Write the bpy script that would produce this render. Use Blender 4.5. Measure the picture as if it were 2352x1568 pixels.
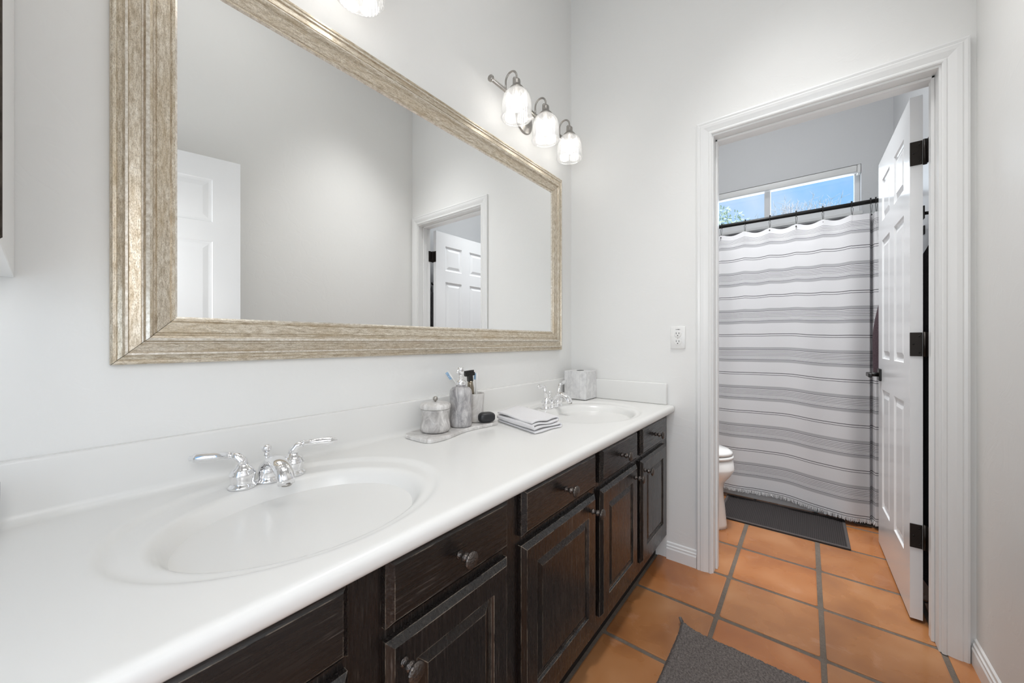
import bpy, bmesh, math, random
from mathutils import Vector, Matrix
random.seed(7)
for o in list(bpy.data.objects):
    bpy.data.objects.remove(o, do_unlink=True)
S = bpy.context.scene
C = S.collection
PI = math.pi
R = math.radians

# ------------------------------------------------------------------ camera, world, lights, exposure
cd = bpy.data.cameras.new('camera')
cam = bpy.data.objects.new('camera', cd); C.objects.link(cam)
cam.location = (0.0, -1.102, 1.09)
cam.rotation_euler = (R(90), 0, R(38.27 - 90))
cd.sensor_width = 36.0
cd.lens = 858.0 / 2352.0 * 36.0
cd.clip_start = 0.02
S.camera = cam

S.view_settings.view_transform = 'Standard'
S.view_settings.look = 'None'
S.view_settings.exposure = 0.08
S.view_settings.gamma = 1.0
S.view_settings.use_curve_mapping = False

W = bpy.data.worlds.new('sky'); S.world = W; W.use_nodes = True
wn = W.node_tree; wn.nodes.clear()
w_out = wn.nodes.new('ShaderNodeOutputWorld'); w_bg = wn.nodes.new('ShaderNodeBackground')
w_tc = wn.nodes.new('ShaderNodeTexCoord'); w_sep = wn.nodes.new('ShaderNodeSeparateXYZ')
w_rmp = wn.nodes.new('ShaderNodeValToRGB')
w_rmp.color_ramp.elements[0].position = 0.18; w_rmp.color_ramp.elements[0].color = (0.22, 0.42, 0.62, 1)
w_rmp.color_ramp.elements[1].position = 0.42; w_rmp.color_ramp.elements[1].color = (0.115, 0.31, 0.66, 1)
w_noise = wn.nodes.new('ShaderNodeTexNoise'); w_noise.inputs['Scale'].default_value = 5.0; w_noise.inputs['Detail'].default_value = 7
w_nr = wn.nodes.new('ShaderNodeValToRGB')
w_nr.color_ramp.elements[0].position = 0.52; w_nr.color_ramp.elements[0].color = (0, 0, 0, 1)
w_nr.color_ramp.elements[1].position = 0.78; w_nr.color_ramp.elements[1].color = (0.6, 0.6, 0.6, 1)
w_mix = wn.nodes.new('ShaderNodeMix'); w_mix.data_type = 'RGBA'
w_mix.inputs[7].default_value = (0.55, 0.58, 0.62, 1)
wl = wn.links.new
wl(w_tc.outputs['Generated'], w_sep.inputs[0]); wl(w_sep.outputs['Z'], w_rmp.inputs[0])
wl(w_tc.outputs['Generated'], w_noise.inputs['Vector']); wl(w_noise.outputs[0], w_nr.inputs[0])
wl(w_nr.outputs[0], w_mix.inputs[0]); wl(w_rmp.outputs[0], w_mix.inputs[6])
wl(w_mix.outputs[2], w_bg.inputs['Color']); wl(w_bg.outputs[0], w_out.inputs[0])
w_bg.inputs['Strength'].default_value = 1.5

XL_LIGHT = -1.04
def area(name, loc, sx, sy, power, rot=(0, 0, 0), col=(1, 1, 1)):
    l = bpy.data.lights.new(name, 'AREA'); l.shape = 'RECTANGLE'; l.size = sx; l.size_y = sy
    l.energy = power; l.color = col
    o = bpy.data.objects.new(name, l); C.objects.link(o); o.location = loc; o.rotation_euler = rot
    return o
def spot(name, loc, deg, power, col=(1, 1, 1)):
    l = bpy.data.lights.new(name, 'SPOT'); l.energy = power; l.color = col
    l.spot_size = R(deg); l.spot_blend = 1.0; l.shadow_soft_size = 0.16
    o = bpy.data.objects.new(name, l); C.objects.link(o); o.location = loc
    return o
# unseen fills added to even the brightness: overhead, left wall, by the camera
area('ceiling_fill', (0.55, -0.85, 3.26), 0.8, 0.8, 4.0, col=(1.0, 0.995, 0.98))  # added overhead fill, no fixture here
spot('fill_spot', (1.34, -0.92, 3.25), 76, 98).rotation_euler = Vector((.14, -.34, -3.0)).to_track_quat('-Z', 'Y').to_euler()  # added spot that lifts the right wall and floor
spot('fill_spot', (2.25, -0.90, 3.25), 62, 200, col=(0.96, 0.98, 1.0)).rotation_euler = Vector((.70, -.10, -3.0)).to_track_quat('-Z', 'Y').to_euler()  # added spot that lifts the lower curtain
area('toilet_room_fill', (2.45, -0.75, 3.27), 0.5, 1.2, 9.5, col=(0.95, 0.97, 1.0))  # added overhead fill for the toilet room
area('left_wall_fill', (XL_LIGHT, -1.12, 1.05), 0.66, 1.9, 7, rot=(R(86), 0, R(-98)), col=(1.0, 0.99, 0.975))  # added fill from the unseen left end of the room
area('camera_fill', (-.15, -1.20, 1.45), 0.5, 0.5, 5.8).rotation_euler = Vector((1, .12, -.30)).to_track_quat('-Z', 'Y').to_euler()  # added soft fill beside the camera, standing in for a flash
area('window_daylight', (4.05, -0.92, 2.28), 0.98, 0.34, 4, rot=(R(90), 0, R(90)), col=(0.86, 0.93, 1.0))
sun = bpy.data.lights.new('sun', 'SUN'); sun.energy = 4.5; sun.angle = R(0.6); sun.color = (1, 0.96, 0.9)
so = bpy.data.objects.new('sun', sun); C.objects.link(so); so.rotation_euler = (R(38), 0, R(-60))
BULB = 13.0

# ------------------------------------------------------------------ materials
class NT:
    def __init__(s, name):
        s.m = bpy.data.materials.new(name); s.m.use_nodes = True
        s.t = s.m.node_tree; s.t.nodes.clear()
        s.out = s.n('ShaderNodeOutputMaterial')
        s.p = s.n('ShaderNodeBsdfPrincipled'); s.l(s.p.outputs[0], s.out.inputs[0])
    def n(s, t, **kw):
        q = s.t.nodes.new(t)
        for k, v in kw.items(): setattr(q, k, v)
        return q
    def l(s, a, b): s.t.links.new(a, b)
    def base(s, col, rough=0.5, metal=0.0, spec=0.5, coat=0.0):
        p = s.p.inputs
        if col is not None: p['Base Color'].default_value = (*col, 1)
        p['Roughness'].default_value = rough; p['Metallic'].default_value = metal
        p['Specular IOR Level'].default_value = spec; p['Coat Weight'].default_value = coat
        return s
    def coords(s, kind='Object', scale=(1, 1, 1), rot=(0, 0, 0)):
        tc = s.n('ShaderNodeTexCoord'); mp = s.n('ShaderNodeMapping')
        mp.inputs['Scale'].default_value = scale; mp.inputs['Rotation'].default_value = rot
        s.l(tc.outputs[kind], mp.inputs[0]); return mp.outputs[0]
    def noise(s, vec, scale, detail=4, rough=0.5, dist=0.0):
        q = s.n('ShaderNodeTexNoise'); q.inputs['Scale'].default_value = scale; q.inputs['Detail'].default_value = detail
        q.inputs['Roughness'].default_value = rough; q.inputs['Distortion'].default_value = dist
        if vec is not None: s.l(vec, q.inputs['Vector'])
        return q.outputs[0]
    def ramp(s, fac, stops, interp='LINEAR'):
        q = s.n('ShaderNodeValToRGB'); q.color_ramp.interpolation = interp
        e = q.color_ramp.elements
        while len(e) < len(stops): e.new(0.5)
        for i, (pos, c) in enumerate(stops):
            e[i].position = pos
            e[i].color = (c, c, c, 1) if isinstance(c, (int, float)) else (*c, 1)
        s.l(fac, q.inputs[0]); return q.outputs[0]
    def mix(s, fac, a, b, blend='MIX'):
        q = s.n('ShaderNodeMix', data_type='RGBA', blend_type=blend)
        for v, i in ((fac, 0), (a, 6), (b, 7)):
            if hasattr(v, 'links') or hasattr(v, 'is_linked'): s.l(v, q.inputs[i])
            elif isinstance(v, (int, float)): q.inputs[i].default_value = v if i == 0 else (v, v, v, 1)
            else: q.inputs[i].default_value = (*v, 1)
        return q.outputs[2]
    def math(s, op, a, b=None):
        q = s.n('ShaderNodeMath', operation=op)
        for i, v in enumerate((a, b)):
            if v is None: continue
            if isinstance(v, (int, float)): q.inputs[i].default_value = v
            else: s.l(v, q.inputs[i])
        return q.outputs[0]
    def col(s, c): s.l(c, s.p.inputs['Base Color'])
    def bump(s, h, strength=0.2, dist=0.01):
        q = s.n('ShaderNodeBump'); q.inputs['Strength'].default_value = strength; q.inputs['Distance'].default_value = dist
        s.l(h, q.inputs['Height']); s.l(q.outputs[0], s.p.inputs['Normal'])

def simple(name, col, rough=0.5, metal=0.0, spec=0.5, coat=0.0):
    return NT(name).base(col, rough, metal, spec, coat).m

def mat_wall(name, col, s=1.0):
    k = NT(name).base(col, 0.42, 0, 0.35)
    v = k.coords('Object')
    a = k.noise(v, 55, 3, 0.5); b = k.noise(v, 9, 4, 0.55, 1.0)
    e = k.ramp(b, [(0.50, 0.0), (0.56, 1.0)])
    h = k.math('ADD', k.math('MULTIPLY', a, 0.35), k.math('MULTIPLY', e, 0.8))
    k.bump(h, 0.085 * s, 0.003)
    return k.m
M_wall = mat_wall('wall_paint', (0.88, 0.876, 0.858))
M_wall2 = mat_wall('grey_wall_paint', (0.72, 0.725, 0.73))
M_ceil = simple('ceiling_paint', (0.90, 0.90, 0.89), 0.8)
M_trim = simple('trim_paint', (0.86, 0.86, 0.85), 0.28)
M_door = simple('door_paint', (0.85, 0.855, 0.86), 0.22)
M_top = simple('cultured_marble', (0.83, 0.825, 0.805), 0.24, 0, 0.5, 0.0)
M_porc = simple('porcelain', (0.88, 0.876, 0.858), 0.12, 0, 0.5, 0.4)
M_tub = simple('tub_enamel', (0.80, 0.80, 0.79), 0.2)
M_chrome = simple('chrome', (0.88, 0.88, 0.89), 0.07, 1.0)
M_nickel = simple('brushed_nickel', (0.42, 0.40, 0.375), 0.32, 1.0)
M_black = simple('black_metal', (0.012, 0.011, 0.010), 0.38, 0.3)
M_hinge = simple('oil_rubbed_bronze', (0.025, 0.02, 0.017), 0.42, 0.6)
M_void = simple('dark_toe_kick', (0.008, 0.007, 0.007), 0.6)
M_plastic = simple('white_plastic', (0.88, 0.876, 0.858), 0.3)
M_darkplastic = simple('dark_plastic', (0.015, 0.014, 0.013), 0.4)
M_brass = simple('antique_metal', (0.30, 0.26, 0.20), 0.3, 0.9)
M_blue = simple('blue_bristle', (0.30, 0.50, 0.72), 0.5)
M_soap = simple('black_soap', (0.018, 0.019, 0.022), 0.35)
M_vinyl = simple('window_vinyl', (0.80, 0.80, 0.80), 0.4)
M_mirror = simple('mirror_silver', (0.93, 0.935, 0.93), 0.0, 1.0)

def mat_wood(name, axis):
    k = NT(name).base(None, 0.3, 0, 0.65)
    sc = (2.2, 60, 60) if axis == 'x' else (60, 60, 2.2)
    v = k.coords('Object', sc)
    g = k.noise(v, 3.2, 5, 0.65, 0.4)
    sc2 = (8, 170, 170) if axis == 'x' else (170, 170, 8)
    v2 = k.coords('Object', sc2)
    g2 = k.noise(v2, 1.6, 3, 0.6)
    c = k.ramp(g, [(0.25, (0.0050, 0.0044, 0.0046)), (0.55, (0.012, 0.009, 0.0078)), (0.8, (0.020, 0.014, 0.011))])
    pores = k.ramp(g2, [(0.60, 0.0), (0.72, 0.60)])
    patch = k.ramp(k.noise(k.coords('Object'), 3.4, 3, 0.5), [(0.44, 0.0), (0.66, 1.0)])
    pf = k.math('MULTIPLY', pores, patch)
    c = k.mix(pf, c, (0.20, 0.17, 0.145))
    bv = k.n('ShaderNodeBevel', samples=4); bv.inputs['Radius'].default_value = 0.0022
    geo = k.n('ShaderNodeNewGeometry')
    dt = k.n('ShaderNodeVectorMath', operation='DOT_PRODUCT')
    k.l(bv.outputs[0], dt.inputs[0]); k.l(geo.outputs['Normal'], dt.inputs[1])
    edge = k.math('SUBTRACT', 1.0, dt.outputs['Value'])
    ef = k.ramp(edge, [(0.004, 0.0), (0.022, 1.0)])
    en = k.ramp(k.noise(k.coords('Object'), 22, 4, 0.6), [(0.40, 0.0), (0.58, 0.9)])
    c = k.mix(k.math('MULTIPLY', ef, en), c, (0.36, 0.30, 0.235))
    k.col(c)
    k.l(k.ramp(g2, [(0.3, 0.20), (0.8, 0.40)]), k.p.inputs['Roughness'])
    k.bump(g2, 0.07, 0.001)
    return k.m
M_woodh = mat_wood('worn_black_wood_across', 'x')
M_woodv = mat_wood('worn_black_wood_upright', 'z')

def mat_knob():
    k = NT('knob_pewter').base((0.11, 0.095, 0.085), 0.36, 0.85)
    q = k.n('ShaderNodeTexVoronoi'); q.inputs['Scale'].default_value = 260
    k.l(k.coords('Object'), q.inputs['Vector'])
    k.bump(q.outputs['Distance'], 0.5, 0.002)
    return k.m
M_knob = mat_knob()

def mat_frame():
    k = NT('weathered_champagne').base(None, 0.33, 0.55, 0.6)
    uv = k.n('ShaderNodeUVMap'); 
    def mp(sx, sy):
        q = k.n('ShaderNodeMapping'); q.inputs['Scale'].default_value = (sx, sy, 1); k.l(uv.outputs[0], q.inputs[0]); return q.outputs[0]
    a = k.noise(mp(40, 170), 1.0, 6, 0.75, 0.3)
    b = k.noise(mp(7, 30), 1.0, 4, 0.6)
    f = k.noise(mp(240, 620), 1.0, 4, 0.7)
    c = k.ramp(a, [(0.30, (0.31, 0.25, 0.175)), (0.43, (0.57, 0.49, 0.375)), (0.55, (0.77, 0.70, 0.585)), (0.70, (0.92, 0.865, 0.77))])
    gold = k.ramp(b, [(0.45, 0.0), (0.68, 0.46)])
    c = k.mix(gold, c, (0.53, 0.41, 0.25))
    sp = k.ramp(f, [(0.38, 0.50), (0.50, 0.0)])
    c = k.mix(sp, c, (0.22, 0.165, 0.115))
    k.col(c)
    k.l(k.ramp(f, [(0.3, 0.5), (0.7, 0.26)]), k.p.inputs['Roughness'])
    k.bump(f, 0.15, 0.001)
    return k.m
M_frame = mat_frame()

def mat_marble(name, lo, hi, seed, sc=14.0):
    k = NT(name).base(None, 0.3, 0, 0.5)
    tc = k.n('ShaderNodeTexCoord'); mp = k.n('ShaderNodeMapping')
    mp.inputs['Location'].default_value = (seed, seed * 1.7, seed * .6); mp.inputs['Rotation'].default_value = (0.5, 0.3, 0.4)
    mp.inputs['Scale'].default_value = (1.4, 1.4, 0.7)
    k.l(tc.outputs['Object'], mp.inputs[0])
    a = k.noise(mp.outputs[0], sc, 7, 0.65, 1.6)
    b = k.noise(mp.outputs[0], sc * 3.5, 5, 0.7, 0.6)
    c = k.ramp(a, [(0.33, lo), (0.50, tuple((x + y) / 2 for x, y in zip(lo, hi))), (0.62, hi)])
    v = k.ramp(b, [(0.30, 0.35), (0.46, 0.0)])
    c = k.mix(v, c, tuple(x * .75 for x in lo))
    k.col(c); return k.m
M_marble = mat_marble('grey_marble', (0.36, 0.34, 0.33), (0.74, 0.72, 0.70), 1.0)
M_marbled = mat_marble('dark_marble', (0.22, 0.21, 0.22), (0.60, 0.585, 0.58), 4.0, 17)
M_marblel = mat_marble('pale_marble', (0.50, 0.475, 0.45), (0.80, 0.785, 0.77), 9.0, 12)

def mat_tissue():
    k = NT('pale_marbled_paper').base(None, 0.4, 0, 0.4)
    a = k.noise(k.coords('Object', (1, 1, 1)), 26, 6, 0.7, 1.0)
    b = k.noise(k.coords('Object', (260, 260, 6)), 1, 2, 0.5)
    c = k.ramp(a, [(0.35, (0.66, 0.655, 0.655)), (0.6, (0.84, 0.835, 0.83))])
    k.col(k.mix(k.ramp(b, [(0.45, 0.25), (0.55, 0.0)]), c, (0.55, 0.55, 0.57)))
    return k.m
M_tissue = mat_tissue()

def mat_tile():
    k = NT('saltillo_tile').base(None, 0.26, 0, 0.5, 0.25)
    at = k.n('ShaderNodeAttribute', attribute_name='tint')
    v = k.coords('Object')
    a = k.noise(v, 4.6, 3, 0.45, 0.25); b = k.noise(v, 28, 5, 0.65)
    c1 = k.ramp(a, [(0.30, (0.26, 0.082, 0.027)), (0.5, (0.42, 0.158, 0.052)), (0.70, (0.54, 0.255, 0.115))])
    c = k.mix(0.45, c1, at.outputs['Color'])
    fade = k.ramp(k.math('MULTIPLY', k.noise(v, 6.5, 6, 0.65, 0.5), 1.0), [(0.60, 0.0), (0.78, 0.40)])
    c = k.mix(fade, c, (0.62, 0.36, 0.25))
    c = k.mix(k.ramp(b, [(0.66, 0.0), (0.78, 0.25)]), c, (0.62, 0.42, 0.30))
    k.col(c)
    k.l(k.ramp(a, [(0.3, 0.20), (0.7, 0.36)]), k.p.inputs['Roughness'])
    k.bump(k.math('ADD', a, k.math('MULTIPLY', b, 0.25)), 0.25, 0.004)
    return k.m
M_tile = mat_tile()
def mat_grout():
    k = NT('grout').base(None, 0.85, 0, 0.3)
    a = k.noise(k.coords('Object'), 140, 4, 0.7); b = k.noise(k.coords('Object'), 9, 3, 0.5)
    c = k.mix(0.5, k.ramp(a, [(0.3, (0.10, 0.080, 0.063)), (0.7, (0.22, 0.182, 0.15))]), k.ramp(b, [(0.3, (0.12, 0.095, 0.075)), (0.7, (0.19, 0.155, 0.125))]))
    k.col(c); k.bump(a, 0.5, 0.002); return k.m
M_grout = mat_grout()

def mat_fabric(name, a, b, scale, strength=0.5):
    k = NT(name).base(None, 0.95, 0, 0.2)
    n = k.noise(k.coords('Object'), scale, 4, 0.7)
    k.col(k.ramp(n, [(0.3, a), (0.7, b)])); k.bump(n, strength, 0.003); return k.m
M_bead = mat_fabric('champagne_bead_glint', (0.55, 0.48, 0.38), (0.95, 0.91, 0.84), 110, 0.1)  # paler colour paints highlights onto the frame's raised beads
for n_ in M_bead.node_tree.nodes:
    if n_.type == 'BSDF_PRINCIPLED': n_.inputs['Metallic'].default_value = 0.5; n_.inputs['Roughness'].default_value = 0.3
M_rug = mat_fabric('charcoal_pile', (0.070, 0.060, 0.056), (0.235, 0.205, 0.19), 160, 0.8)
M_towel = mat_fabric('white_terry', (0.80, 0.79, 0.80), (0.90, 0.89, 0.90), 420, 0.6)
M_robe = mat_fabric('dark_terry', (0.045, 0.044, 0.046), (0.11, 0.107, 0.11), 260, 0.6)
M_plum = mat_fabric('plum_terry', (0.055, 0.038, 0.045), (0.12, 0.085, 0.095), 260, 0.6)

def mat_mat():
    k = NT('ribbed_mat').base(None, 0.9, 0, 0.2)
    v = k.coords('Object')
    w = k.n('ShaderNodeTexWave', wave_type='BANDS', bands_direction='Y'); w.inputs['Scale'].default_value = 34
    k.l(v, w.inputs['Vector'])
    w2 = k.n('ShaderNodeTexWave', wave_type='BANDS', bands_direction='X'); w2.inputs['Scale'].default_value = 34
    k.l(v, w2.inputs['Vector'])
    h = k.math('MULTIPLY', w.outputs['Fac'], w2.outputs['Fac'])
    k.col(k.ramp(h, [(0.0, (0.032, 0.028, 0.028)), (0.8, (0.070, 0.062, 0.060))])); k.bump(h, 0.6, 0.004)
    return k.m
M_mat = mat_mat()
M_matedge = mat_fabric('mat_binding', (0.07, 0.062, 0.06), (0.13, 0.115, 0.112), 300, 0.3)

def mat_curtain():
    k = NT('striped_cotton').base(None, 0.9, 0, 0.2)
    uv = k.n('ShaderNodeUVMap'); sp = k.n('ShaderNodeSeparateXYZ'); k.l(uv.outputs[0], sp.inputs[0])
    z = sp.outputs['Y']
    per = 0.2635
    t = k.math('FRACT', k.math('DIVIDE', k.math('SUBTRACT', 1.0416 + 10 * per, z), per))
    g = 0.379
    W_ = (0.74, 0.735, 0.745); G1 = (0.47, 0.465, 0.48); G2 = (0.115, 0.112, 0.118); G3 = (0.21, 0.205, 0.215)
    st = []
    def band(a, b, c): st.append((a, c)); st.append((b, W_))
    band(0.0, 0.150 * g, G1); band(0.155 * g, 0.190 * g, G2)
    for i in range(6):
        q = (0.265 + 0.092 * i) * g; band(q, q + 0.026 * g, G3)
    band(0.81 * g, 0.845 * g, G2); band(0.85 * g, g, G1)
    band(0.652, 0.666, G2); band(0.700, 0.714, G2)
    c = k.ramp(t, st, 'CONSTANT')
    top = k.math('GREATER_THAN', z, 1.805)
    c = k.mix(top, c, W_)
    mp = k.n('ShaderNodeMapping'); mp.inputs['Scale'].default_value = (700, 500, 1); k.l(uv.outputs[0], mp.inputs[0])
    n = k.noise(mp.outputs[0], 1, 2, 0.5)
    c = k.mix(0.18, c, k.ramp(n, [(0.35, 0.25), (0.65, 0.85)]), 'MULTIPLY')
    k.col(c); k.bump(n, 0.25, 0.001)
    return k.m
M_curtain = mat_curtain()
M_liner = simple('dark_liner', (0.035, 0.035, 0.038), 0.6)
M_fringe = mat_fabric('white_fringe', (0.55, 0.54, 0.54), (0.74, 0.73, 0.73), 400, 0.4)

def mat_glass(name, tr=0.72, gl=0.14, ribs=0.0, tint=(1, 1, 1)):
    k = NT(name); k.t.nodes.remove(k.p)
    t = k.n('ShaderNodeBsdfTransparent'); g = k.n('ShaderNodeBsdfGlossy'); d = k.n('ShaderNodeBsdfTranslucent'); df = k.n('ShaderNodeBsdfDiffuse')
    t.inputs[0].default_value = (*tint, 1)
    g.inputs['Roughness'].default_value = 0.05
    d.inputs[0].default_value = (0.72, 0.72, 0.72, 1); df.inputs[0].default_value = (0.85, 0.85, 0.85, 1)
    m0 = k.n('ShaderNodeMixShader'); m1 = k.n('ShaderNodeMixShader'); m2 = k.n('ShaderNodeMixShader')
    m0.inputs[0].default_value = 0.4
    k.l(d.outputs[0], m0.inputs[1]); k.l(df.outputs[0], m0.inputs[2])
    lw = k.n('ShaderNodeLayerWeight'); lw.inputs['Blend'].default_value = 0.3
    fac = k.math('ADD', k.math('MULTIPLY', lw.outputs['Facing'], 0.5), gl)
    m1.inputs[0].default_value = 1 - tr
    k.l(t.outputs[0], m1.inputs[1]); k.l(m0.outputs[0], m1.inputs[2])
    k.l(fac, m2.inputs[0]); k.l(m1.outputs[0], m2.inputs[1]); k.l(g.outputs[0], m2.inputs[2])
    k.l(m2.outputs[0], k.out.inputs[0])
    if ribs:
        uv = k.n('ShaderNodeUVMap'); w = k.n('ShaderNodeTexWave', wave_type='BANDS', bands_direction='X', wave_profile='TRI')
        w.inputs['Scale'].default_value = ribs; k.l(uv.outputs[0], w.inputs['Vector'])
        b = k.n('ShaderNodeBump'); b.inputs['Strength'].default_value = 0.6; b.inputs['Distance'].default_value = 0.002
        k.l(w.outputs['Fac'], b.inputs['Height'])
        for q in (g, d, df): k.l(b.outputs[0], q.inputs['Normal'])
    return k.m
M_shade = mat_glass('prismatic_glass', 0.80, 0.03, 12.0)
M_pane = mat_glass('window_glass', 0.985, 0.01)
M_clear = mat_glass('clear_glass', 0.9, 0.06)

def mat_emit(name, col, s):
    k = NT(name); k.t.nodes.remove(k.p); e = k.n('ShaderNodeEmission')
    e.inputs[0].default_value = (*col, 1); e.inputs[1].default_value = s; k.l(e.outputs[0], k.out.inputs[0]); return k.m
M_bulb = mat_emit('lit_bulb', (1.0, 0.97, 0.92), BULB)
M_leaf = mat_fabric('leaf', (0.42, 0.52, 0.30), (0.75, 0.80, 0.60), 8, 0.1)
M_twig = mat_fabric('pale_twig', (0.50, 0.48, 0.46), (0.70, 0.68, 0.66), 30, 0.1)  # pale colour stands in for overexposure and haze
M_ground = mat_fabric('dry_ground', (0.40, 0.34, 0.27), (0.55, 0.48, 0.38), 3, 0.2)
M_medwood = mat_fabric('dark_frame_wood', (0.02, 0.016, 0.012), (0.09, 0.075, 0.06), 35, 0.2)

# ------------------------------------------------------------------ mesh helpers
class MB:
    def __init__(s): s.v = []; s.f = []; s.uv = {}; s.smooth = []; s.mi = []; s.cur = 0
    def add(s, verts, faces, smooth=False, uvs=None):
        o = len(s.v); s.v += [tuple(p) for p in verts]
        for i, f in enumerate(faces):
            if uvs: s.uv[len(s.f)] = uvs[i]
            s.f.append(tuple(o + j for j in f)); s.smooth.append(smooth); s.mi.append(s.cur)
        return s
    def box(s, x0, x1, y0, y1, z0, z1, bev=0.0, seg=1, M=None):
        bm = bmesh.new(); bmesh.ops.create_cube(bm, size=1)
        for v in bm.verts:
            v.co = Vector(((x0 + x1) / 2 + v.co.x * (x1 - x0), (y0 + y1) / 2 + v.co.y * (y1 - y0), (z0 + z1) / 2 + v.co.z * (z1 - z0)))
        if bev: bmesh.ops.bevel(bm, geom=list(bm.edges), offset=bev, segments=seg, affect='EDGES', profile=0.5)
        return s.frombm(bm, M, seg > 1)
    def frombm(s, bm, M=None, smooth=False):
        bm.verts.ensure_lookup_table()
        vs = [(M @ v.co if M else v.co.copy()) for v in bm.verts]
        s.add(vs, [[v.index for v in f.verts] for f in bm.faces], smooth); bm.free(); return s
    def ico(s, c, r, sub=3, sc=(1, 1, 1), M=None):
        bm = bmesh.new(); bmesh.ops.create_icosphere(bm, subdivisions=sub, radius=r)
        for v in bm.verts: v.co = Vector((v.co.x * sc[0], v.co.y * sc[1], v.co.z * sc[2])) + Vector(c)
        return s.frombm(bm, M, True)
    def lathe(s, prof, seg=32, M=None, c=(0, 0, 0), smooth=True, sx=1, sy=1):
        # prof: list of (r, z), around Z
        vs = []; fs = []; uvs = []; n = len(prof)
        for i in range(seg):
            a = 2 * PI * i / seg
            for r, z in prof: vs.append(Vector((c[0] + r * math.cos(a) * sx, c[1] + r * math.sin(a) * sy, c[2] + z)))
        for i in range(seg):
            j = (i + 1) % seg
            for q in range(n - 1):
                f = [i * n + q, j * n + q, j * n + q + 1, i * n + q + 1]
                if prof[q][0] < 1e-6: f = [i * n + q, j * n + q + 1, i * n + q + 1]
                elif prof[q + 1][0] < 1e-6: f = [i * n + q, j * n + q, i * n + q + 1]
                fs.append(f)
                u0, u1 = i / seg, (i + 1) / seg
                uvs.append([(u0, q / n), (u1, q / n), (u1, (q + 1) / n), (u0, (q + 1) / n)] if len(f) == 4 else [(u0, q / n), (u1, (q + 1) / n), (u0, (q + 1) / n)])
        if M: vs = [M @ v for v in vs]
        return s.add(vs, fs, smooth, uvs)
    def tube(s, pts, rad, seg=10, cap=True, sq=(1, 1)):
        pts = [Vector(p) for p in pts]; n = len(pts)
        rs = rad if isinstance(rad, (list, tuple)) else [rad] * n
        vs = []; fs = []; prev = None
        for i, p in enumerate(pts):
            t = (pts[min(i + 1, n - 1)] - pts[max(i - 1, 0)]).normalized()
            if prev is None:
                a = Vector((0, 0, 1)) if abs(t.z) < 0.9 else Vector((1, 0, 0))
                u = (a - t * a.dot(t)).normalized()
            else: u = (prev - t * prev.dot(t)).normalized()
            prev = u; w = t.cross(u)
            for k in range(seg):
                an = 2 * PI * k / seg
                vs.append(p + u * math.cos(an) * rs[i] * sq[0] + w * math.sin(an) * rs[i] * sq[1])
        for i in range(n - 1):
            for k in range(seg):
                k2 = (k + 1) % seg
                fs.append([i * seg + k, i * seg + k2, (i + 1) * seg + k2, (i + 1) * seg + k])
        if cap: fs.append(list(range(seg))[::-1]); fs.append([(n - 1) * seg + k for k in range(seg)])
        return s.add(vs, fs, True)
    def loftrect(s, rects, fill=True):
        # rects: list of (x0,x1,z0,z1,y): concentric rectangles facing -Y
        vs = []; fs = []
        for (x0, x1, z0, z1, y) in rects: vs += [(x0, y, z0), (x1, y, z0), (x1, y, z1), (x0, y, z1)]
        for i in range(len(rects) - 1):
            for k in range(4):
                k2 = (k + 1) % 4; fs.append([i * 4 + k, i * 4 + k2, (i + 1) * 4 + k2, (i + 1) * 4 + k])
        if fill:
            b = (len(rects) - 1) * 4; fs.append([b, b + 1, b + 2, b + 3])
        return s.add(vs, fs)
    def grid(s, fn, nu, nv, smooth=True, uvfn=None, closeu=False):
        vs = [fn(i / nu, j / nv) for i in range(nu + 1) for j in range(nv + 1)]
        fs = []; uvs = []
        for i in range(nu):
            for j in range(nv):
                fs.append([i * (nv + 1) + j, (i + 1) * (nv + 1) + j, (i + 1) * (nv + 1) + j + 1, i * (nv + 1) + j + 1])
                if uvfn: uvs.append([uvfn(i / nu, j / nv), uvfn((i + 1) / nu, j / nv), uvfn((i + 1) / nu, (j + 1) / nv), uvfn(i / nu, (j + 1) / nv)])
        return s.add(vs, fs, smooth, uvs if uvfn else None)
    def prism(s, outline, z0, z1, bev=0.0, seg=2):
        bm = bmesh.new(); vs = [bm.verts.new((x, y, z0)) for x, y in outline]
        f = bm.faces.new(vs); r = bmesh.ops.extrude_face_region(bm, geom=[f])
        for q in r['geom']:
            if isinstance(q, bmesh.types.BMVert): q.co.z = z1
        bmesh.ops.recalc_face_normals(bm, faces=bm.faces)
        if bev:
            es = [e for e in bm.edges if abs(e.verts[0].co.z - e.verts[1].co.z) < 1e-6]
            bmesh.ops.bevel(bm, geom=es, offset=bev, segments=seg, affect='EDGES', profile=0.5)
        return s.frombm(bm)

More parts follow.
